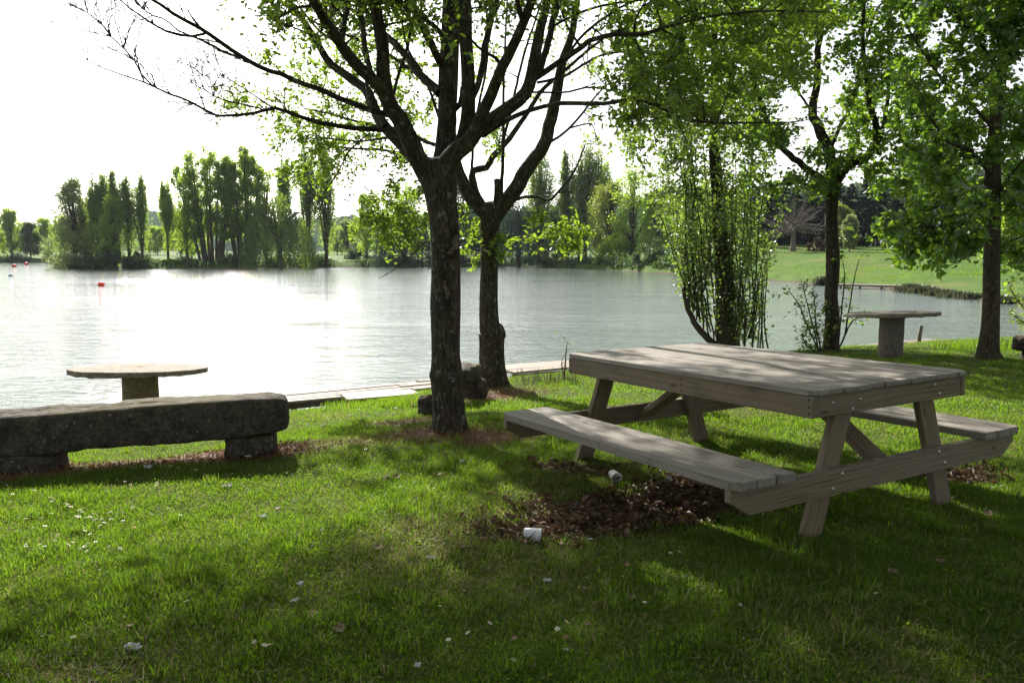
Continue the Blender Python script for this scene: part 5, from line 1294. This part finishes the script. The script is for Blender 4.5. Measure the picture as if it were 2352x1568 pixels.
        for k in range(n):
            a = rs.uniform(0, 6.283); r = rs.random() ** .5 * .5; h = rs.uniform(.05, 1) * math.sqrt(max(.05, 1 - (r * 1.8) ** 2 * .9))
            c = np.array([math.cos(a) * r * W_, math.sin(a) * r * W_ * .8, h * H * .88]); m = 130; v = rs.normal(size=(m, 3)); v = v / np.linalg.norm(v, axis=1, keepdims=True) * (rs.random(m) ** .5)[:, None]
            quads(cr, c + v * rs.uniform(.10, .2) * (W_ * .55 + H * .4) * np.array([1, 1, .9]), sz * .85, rs, rnd=np.clip(rs.random() * .75 + rs.random(m) * .3, 0, 1))
            if k % 2 == 0: tube(tr, [(c[0] * .2, c[1] * .2, -.3), (c[0] * .7, c[1] * .7, c[2] * .6), tuple(c)], [.06, .04, .015], 4)
    elif kind == 'conifer':
        lay = 26
        for k in range(lay):
            h = (k + rs.uniform(0, 1)) / lay; r = W_ * .5 * (1 - h) ** .75 + .1; nb = int(10 * (1 - h) + 4)
            for j in range(nb):
                a = rs.uniform(0, 6.283); rr = r * rs.uniform(.75, 1.15); m = 26; u = rs.random(m) ** .7
                C_ = np.stack([np.cos(a) * rr * u, np.sin(a) * rr * u, np.full(m, h * H) - rr * u * .28 + u ** 3 * .12 * rr], -1) + rs.normal(size=(m, 3)) * .16 * (1 - .5 * h)
                quads(cr, C_, sz * 1.1, rs, elong=1.8, upn=.7)
                if j % 3 == 0: tube(tr, [(0, 0, h * H), (math.cos(a) * rr * .9, math.sin(a) * rr * .9, h * H - rr * .25)], [.05, .015], 4)
        tube(tr, [(0, 0, -.5), (0, 0, H * .97)], [H * .018, .03], 6)
    tr.build('trunk' if kind != 'shrub' else 'stem', M['bark_far'], t); cr.build('crown' if kind != 'shrub' else 'foliage', M[mat], t, smooth=False)
    return t
def seed_off(p): return p * .37
FT = [
 # kind, px, top, width, Y, material, label
 ('broad', 27, 492, 56, 218, 'far_green', 'rounded dark tree at the far left shore, leftmost in view', 1.2),
 ('broad', -30, 515, 70, 222, 'far_green', 'low tree cut off by the left frame edge on the far shore', 1),
 ('broad', 70, 520, 50, 224, 'far_dark', 'low bluish tree right of the leftmost rounded tree on the far shore', .9),
 ('broad', 106, 512, 60, 226, 'far_green', 'low grey-green tree in the gap behind the far left inlet', .9),
 ('broad', 150, 506, 60, 205, 'far_green', 'low tree just behind the pale bush at the far left', .9),
 ('broad', 172, 425, 84, 134, 'far_pale', 'pale airy tree left of the first tall poplars', .95),
 ('shrub', 168, 500, 130, 131, 'far_pale', 'silvery yellow-green willow bush at the far left waterline', 1.6),
 ('broad', 205, 470, 70, 136, 'far_yellow', 'yellow-green tree between the silvery bush and the poplars', .9),
 ('poplar', 226, 392, 34, 131, 'far_poplar', 'leftmost of the three tight columnar poplars on the far shore', 1),
 ('poplar', 246, 387, 32, 132, 'far_poplar', 'middle of the three tight columnar poplars on the far shore', 1),
 ('poplar', 266, 385, 30, 130, 'far_poplar', 'rightmost of the three tight columnar poplars on the far shore', 1),
 ('poplar', 296, 393, 28, 131, 'far_poplar', 'slender poplar standing free right of the tight trio', .8),
 ('poplar', 327, 387, 34, 131, 'far_poplar', 'tall grey-green poplar left of the gap showing the ridge', .8),
 ('broad', 262, 470, 70, 128, 'far_green', 'mid-green tree in front of the three tight poplars', .8),
 ('shrub', 250, 560, 100, 127.5, 'far_dark', 'dark undergrowth bush beneath the tight poplars', 1.1),
 ('shrub', 315, 568, 70, 127.5, 'far_dark', 'dark undergrowth bush beneath the free-standing poplars', .9),
 ('shrub', 195, 575, 90, 129, 'far_dark', 'dark bush at the water under the silvery willow bush', .9),
 ('poplar', 386, 405, 30, 133, 'far_green', 'lone leafy poplar right of the gap showing the ridge', .8),
 ('shrub', 388, 592, 30, 130, 'far_green', 'small round bush at the foot of the lone poplar', .5),
 ('broad', 415, 520, 70, 200, 'far_yellow', 'small yellow-green tree far back behind the lone poplar', .8),
 ('broad', 362, 530, 60, 215, 'far_green', 'small tree far back left of the lone poplar', .8),
 ('broad', 440, 515, 80, 170, 'far_green', 'rounded tree in the back meadow right of the lone poplar', .9),
 ('multi', 485, 330, 130, 137, 'far_green', 'tallest open group of leaning stems on the far shore, left half', 1.1),
 ('multi', 562, 334, 115, 138, 'far_green', 'tall open multi-stemmed tree right of the tallest group', 1),
 ('broad', 430, 415, 60, 137, 'far_green', 'lower leafy tree on the left flank of the tallest group', .7),
 ('broad', 612, 395, 66, 139, 'far_green', 'airy tree between the tall group and the first willow', .6),
 ('willow', 640, 448, 170, 132, 'willow', 'broad weeping willow drooping to the far shore, left of the tall poplar pair', 1.25),
 ('poplar', 656, 347, 30, 142, 'far_poplar', 'dark poplar rising behind the broad weeping willow', .8),
 ('poplar', 708, 306, 36, 141, 'far_poplar', 'left poplar of the tall pair beyond the hanging leaf spray', 1),
 ('poplar', 750, 312, 44, 140, 'far_poplar', 'right and broader poplar of the tall pair beyond the hanging leaf spray', 1.2),
 ('broad', 800, 512, 44, 190, 'far_pale', 'pale young tree on the meadow right of the tall poplar pair', .6),
 ('broad', 842, 462, 64, 165, 'far_green', 'light tree behind the hanging leaves, left of the thick trunk', .8),
 ('broad', 775, 528, 60, 235, 'far_green', 'low distant tree on the skyline right of the poplar pair', .8),
 ('shrub', 825, 560, 60, 170, 'far_dark', 'dark hedge bush on the meadow behind the pale young tree', .7),
 ('willow', 925, 468, 135, 144, 'willow_blue', 'dark weeping willow at the water just left of the thick trunk', 1.1),
 ('broad', 930, 440, 110, 152, 'far_green', 'rounded green tree behind the dark willow left of the thick trunk', .9),
 ('willow', 1060, 470, 130, 148, 'willow_blue', 'dark bluish willow seen between the two dark trunks', 1),
 ('willow', 1190, 448, 140, 147, 'willow_blue', 'dark bluish willow right of the second trunk', 1.2),
 ('broad', 1060, 430, 100, 155, 'far_dark', 'dark tree topping the willows between the two trunks', .9),
 ('poplar', 1238, 326, 64, 146, 'willow', 'broad dark poplar behind the leaning limb right of the second trunk', 1.6),
 ('poplar', 1302, 325, 36, 144, 'willow', 'slim pointed poplar left of the twin tops', 1),
 ('poplar', 1344, 313, 48, 140, 'willow', 'tallest pointed poplar right of the leaning limb', 1.3),
 ('poplar', 1378, 330, 44, 139, 'far_green', 'looser paler poplar on the right of the tallest pointed one', .9),
 ('shrub', 1285, 535, 90, 143, 'far_pale', 'silvery grey-green bush under the poplars', 1),
 ('broad', 1292, 470, 90, 147, 'far_dark', 'dark leafy tree filling the foot of the poplars', .9),
 ('broad', 1400, 438, 100, 128, 'far_yellow', 'yellow-green rounded tree right of the tall poplars', 1.2),
 ('broad', 1452, 402, 90, 122, 'far_green', 'airy pale-tipped tree left of the bushy near poplar', .7),
 ('shrub', 1420, 530, 110, 124, 'far_green', 'mid-green bush at the water below the yellow-green tree', 1.3),
 ('shrub', 1500, 545, 110, 108, 'far_dark', 'large dark bush at the water left of the bushy near poplar', 1.5),
 ('broad', 1510, 440, 90, 118, 'far_green', 'green tree behind the large dark waterside bush', 1),
 ('shrub', 1580, 540, 90, 104, 'far_dark', 'dark bush seen through the shoots of the near poplar', 1),
 ('broad', 1590, 420, 110, 125, 'far_green', 'green tree seen through the shoots of the near poplar', 1),
 ('broad', 1680, 450, 90, 130, 'far_green', 'green tree at the left end of the conifer row', 1),
 ('shrub', 1722, 560, 70, 100, 'far_green', 'sprawling green bush at the left end of the sunny meadow', .6),
 ('broad', 1932, 484, 56, 118, 'far_yellow', 'bright yellow-green young tree before the conifers, right of the slim forked trunk', 1),
 ('broad', 1950, 505, 40, 108, 'far_pale', 'pale staked young tree on the meadow before the bright young tree', .6),
 ('broad', 2057, 520, 40, 108, 'far_green', 'small thin-stemmed tree on the meadow left of the hanging broad leaves', .6),
 ('shrub', 1878, 538, 46, 112, 'red_leaf', 'small reddish brown bush beside the bare tree', .8),
 ('broad', 2230, 500, 110, 100, 'far_green', 'leafy tree on the meadow behind the right-edge trunk', 1),
 ('broad', 2320, 470, 130, 70, 'far_green', 'broad tree on the right bank at the frame edge', 1.2),
 ('broad', 1330, 455, 60, 150, 'far_green', 'small green tree in the notch between the poplars and the yellow-green tree', .8),
]
for (k, px_, tp, w, Y, mt, lb, dn) in FT:
    nm = {'broad': 'tree', 'multi': 'tree', 'poplar': 'poplar_tree', 'willow': 'willow_tree', 'shrub': 'bush'}[k]
    far_tree(k, px_, tp, w, Y, mt, lb, nm, dens=dn, cat='bush' if k == 'shrub' else 'tree', q=.3 if k != 'willow' else .34)
rs = np.random.default_rng(9)
cx_ = [1735, 1765, 1795, 1825, 1858, 1888, 1920, 1950, 1985, 2015, 2048, 2080, 2112, 2145, 2178, 2210]
ct_ = [432, 440, 418, 428, 420, 432, 415, 424, 405, 416, 412, 422, 410, 425, 430, 440]
cl_ = ['first dark conifer of the row at the left, beside the near poplar', 'second dark conifer of the row from the left', 'third dark conifer of the row, left behind the bare tree', 'fourth conifer of the row, straight behind the bare tree', 'fifth conifer of the row, right behind the bare tree', 'sixth conifer of the row, left of the slim forked trunk',
       'seventh conifer of the row, right behind the slim forked trunk', 'eighth conifer of the row, above the bright young tree', 'ninth and tallest conifer of the row', 'tenth conifer of the row from the left', 'eleventh conifer of the row from the left', 'twelfth conifer of the row from the left', 'thirteenth conifer of the row, above the hanging broad leaves', 'fourteenth conifer of the row from the left', 'fifteenth conifer of the row, left of the right-edge trunk', 'last conifer of the row before the right-edge trunk']
for x_, tp, lb in zip(cx_, ct_, cl_):
    far_tree('conifer', x_, tp, 92, 132 + rs.uniform(-3, 3), 'conifer', lb, 'conifer_tree', group='dark conifers in a row behind the meadow', q=.42)

# bare tree on the meadow
def bare_tree():
    Y = 112; b = far_base(1820, Y); t = Tree('tree', 'leafless bleached tree with radiating branches on the sunny meadow', b, M['dead_bark'], M['far_green'], 61); rs = np.random.default_rng(61)
    H = zt(445, Y) - b[2]; h0 = H * .44
    t.limb([b + [0, 0, -.4], b + [.05, 0, h0 * .5], b + [0, 0, h0]], [.50, .30, .30], n=12, res=.3)
    c = b + np.array([0, 0, h0 * .92])
    for k in range(84):
        el = rs.uniform(-.25, 1.35); a = rs.uniform(0, 6.283); d = np.array([math.cos(a) * math.cos(el), math.sin(a) * math.cos(el), math.sin(el)]); L = H * rs.uniform(.38, .56)
        P = [c + rs.normal(size=3) * .1]; v = d.copy()
        for j in range(5): v = v + rs.normal(size=3) * .12; v /= np.linalg.norm(v); P.append(P[-1] + v * L / 5)
        X, r = t.limb(P, np.linspace(.06, .016, 6), n=4, res=.4, skel=False, rough=0)
        for _ in range(9):
            i = rs.integers(2, len(X)); w = v * .9 + rs.normal(size=3) * .5; w /= np.linalg.norm(w); l = L * rs.uniform(.15, .35)
            t.limb([X[i], X[i] + w * l * .5, X[i] + w * l + rs.normal(size=3) * .1], [.035, .022, .012], n=3, res=.5, skel=False, rough=0)
    t.done()
bare_tree()

# reeds along the right bank, dark bank undergrowth along the far shore
def reed_clump(px_, py_, wpx, hpx, label, seed, mat='reed'):
    Yq = ywater(py_) * .985; x = (px_ - 1176) / 1837 * Yq; rs = np.random.default_rng(seed); W_ = wpx / 1837 * Yq; H = hpx / 1837 * Yq
    y = Yq
    for _ in range(60):
        if T(x, y) > WATER - .02: break
        y += .2; x = (px_ - 1176) / 1837 * y
    t = thing('reed_clump', label, 'reeds', (x, y, T(x, y)), 0); mb = MB(); m = 1100; H *= .8
    P = np.stack([rs.normal(size=m) * W_ * .2 * (1 + (rs.random(m) < .15) * 1.5), rs.normal(size=m) * W_ * .2, np.zeros(m)], -1); a = rs.uniform(0, 6.28, m); L = H * rs.uniform(.5, 1.1, m); w = .035
    S_ = np.stack([np.cos(a), np.sin(a), 0 * a], -1) * w; D = np.stack([-np.sin(a), np.cos(a), 0 * a], -1) + P * .6; Z = np.array([0, 0, 1.]); ln = rs.uniform(.1, .6, m)
    mm = P + D * (L * ln * .3)[:, None] + Z * (L * .6)[:, None]; tp = P + D * (L * ln)[:, None] + Z * (L * .95)[:, None]
    V = np.stack([P - S_, P + S_, mm + S_ * .8, mm - S_ * .8, tp + S_ * .1, tp - S_ * .1], 1).reshape(-1, 3); bb = np.arange(m)[:, None] * 6
    mb.add(V, np.concatenate([bb + np.array([[0, 1, 2, 3]]), bb + np.array([[3, 2, 4, 5]])]), V, np.repeat(rs.random(m), 6)); mb.build('blades', M[mat], t, smooth=False)
for k, (a_, b_, w_, h_, l_) in enumerate([(2098, 675, 40, 26, 'first reed clump from the left on the right bank'), (2132, 678, 50, 24, 'second reed clump from the left on the right bank'), (2172, 682, 50, 22, 'third reed clump from the left on the right bank'), (2205, 685, 44, 20, 'fourth reed clump from the left on the right bank'), (2240, 690, 44, 20, 'fifth reed clump, just left of the right-edge trunk'), (1898, 660, 40, 30, 'reed clump on the bank behind the slim forked trunk'), (2320, 700, 60, 24, 'reed clump on the bank at the right frame edge')]):
    reed_clump(a_, b_, w_, h_, l_, 80 + k)

def bank_growth():
    rs = np.random.default_rng(91); mb = MB(); C_ = []; A_ = []
    for _ in range(52000):
        pxx = rs.uniform(-60, 1710); Yf = float(np.interp(pxx, SH_PX, SH_Y)); d = rs.uniform(.6, 5.0); y = Yf + d; x = (pxx - 1176) / 1837 * y
        dens = .5 + .5 * math.sin(pxx * .05) * math.sin(pxx * .013 + 1)
        if 345 < pxx < 400 or 770 < pxx < 860: dens *= .45
        if rs.random() > dens: continue
        C_.append((x, y, T(x, y) + abs(rs.normal()) * .8 * dens)); 
    quads(mb, np.array(C_), .42, rs, elong=1.6)
    tag(mb.build('undergrowth', M['far_dark'], None, smooth=False), 'dark scrubby undergrowth along the far waterline', 'undergrowth', kind='stuff')
bank_growth()
# meadow grass texture: rough tufts on the right meadow
def meadow_tufts():
    rs = np.random.default_rng(92); n = 60000; y = 56 * (125 / 56) ** rs.random(n); u = rs.uniform(.27, .66, n); x = u * y
    z = terrain(x, y); k = z > WATER + .3; x, y, z = x[k], y[k], z[k]; pt = wob(x * .35, y * .35); k = rs.random(len(x)) < .35 + .4 * (pt > .3); x, y, z = x[k], y[k], z[k]
    m = len(x); a = rs.uniform(0, 6.28, m); h = rs.uniform(.04, .13, m); w = .02; P = np.stack([x, y, z - .02], -1)
    S_ = np.stack([np.cos(a), np.sin(a), 0 * a], -1) * w; D = rs.normal(size=(m, 3)) * .5 * h[:, None]; D[:, 2] = h
    V = np.stack([P - S_, P + S_, P + S_ * .3 + D, P - S_ * .3 + D], 1).reshape(-1, 3); Q = np.arange(m)[:, None] * 4 + np.arange(4)[None]; mb = MB(); mb.add(V, Q, V, np.repeat(rs.random(m) * .9, 4))
    tag(mb.build('meadow_grass', M['grass'], None, smooth=False), 'sunlit grass tufts across the far meadow', 'meadow grass', kind='stuff')
meadow_tufts()

# fence posts at the back of the meadow
for k in range(9):
    Y = 122; x_ = 2010 + k * 26; b_ = far_base(x_, Y); mb = MB(); tube(mb, [(0, 0, -.2), (0, 0, 1.15)], [.06, .055], 6); tube(mb, [(0, 0, 1.1), (1.7, .0, 1.1)], [.012, .012], 4)
    o = mb.build('fence_post', M['dead_bark'], None); o.location = b_; tag(o, 'thin wooden fence post at the back of the meadow', 'fence post', 'fence posts along the back of the meadow')

# ================================================================== air, light, camera
if HAZE > 0:
    m = bpy.data.materials.new('haze_air'); m.use_nodes = True; nt = m.node_tree; nt.nodes.clear(); out = nt.nodes.new('ShaderNodeOutputMaterial')
    pv = nt.nodes.new('ShaderNodeVolumePrincipled'); pv.inputs['Density'].default_value = HAZE; pv.inputs['Color'].default_value = (.80, .88, 1, 1); pv.inputs['Anisotropy'].default_value = .3
    nt.links.new(pv.outputs[0], out.inputs['Volume'])
    mb = MB(); x0, x1, y0, y1, z0, z1 = -1600, 1600, -1600, 1600, -8, 130
    V = [(x0, y0, z0), (x1, y0, z0), (x1, y1, z0), (x0, y1, z0), (x0, y0, z1), (x1, y0, z1), (x1, y1, z1), (x0, y1, z1)]
    mb.add(V, [(0, 3, 2, 1), (4, 5, 6, 7), (0, 1, 5, 4), (1, 2, 6, 5), (2, 3, 7, 6), (3, 0, 4, 7)])
    o = mb.build('haze', m, None, smooth=False); tag(o, 'thin pale haze filling the air over the lake', kind='stuff')

SUN_EL, SUN_AZ = math.radians(33), math.radians(-22)
w = bpy.data.worlds.new('World'); SC.world = w; w.use_nodes = True; nt = w.node_tree
bg = nt.nodes['Background']; sky = nt.nodes.new('ShaderNodeTexSky'); sky.sky_type = 'NISHITA'; sky.sun_disc = False
sky.sun_elevation = SUN_EL; sky.sun_rotation = SUN_AZ; sky.air_density = 1.0; sky.dust_density = 2.0; sky.ozone_density = 1.0; sky.altitude = 50
bw = nt.nodes.new('ShaderNodeRGBToBW'); nt.links.new(sky.outputs[0], bw.inputs[0])
hz = nt.nodes.new('ShaderNodeMix'); hz.data_type = 'RGBA'; hz.inputs[0].default_value = .75     # milky, hazy sky: most of its blue washed out
nt.links.new(sky.outputs[0], hz.inputs[6]); nt.links.new(bw.outputs[0], hz.inputs[7]); nt.links.new(hz.outputs[2], bg.inputs[0]); bg.inputs[1].default_value = SKY
L = bpy.data.lights.new('sun', 'SUN'); L.energy = SUN; L.angle = math.radians(.53); L.color = (1, .95, .87)
lo = bpy.data.objects.new('sun', L); COL.objects.link(lo)
S_ = Vector((math.sin(SUN_AZ) * math.cos(SUN_EL), math.cos(SUN_AZ) * math.cos(SUN_EL), math.sin(SUN_EL)))
lo.rotation_euler = S_.to_track_quat('Z', 'Y').to_euler(); lo.location = (0, 0, 30)

cd = bpy.data.cameras.new('camera'); co = bpy.data.objects.new('camera', cd); COL.objects.link(co); SC.camera = co
cd.sensor_width = 36; cd.lens = F / 2352 * 36; cd.clip_end = 5000; cd.clip_start = .05
co.location = (0, 0, CAMH); co.rotation_euler = (math.pi / 2 - PIT, 0, 0)
SC.render.engine = 'CYCLES'
SC.view_settings.view_transform = 'Standard'; SC.view_settings.look = 'None'; SC.view_settings.gamma = 1; SC.view_settings.exposure = EXPO
SC.render.resolution_x = 1024; SC.render.resolution_y = 682
try:
    SC.cycles.max_bounces = 8; SC.cycles.transparent_max_bounces = 8; SC.cycles.volume_bounces = 0; SC.cycles.sample_clamp_indirect = 6; SC.cycles.caustics_reflective = False
except Exception: pass
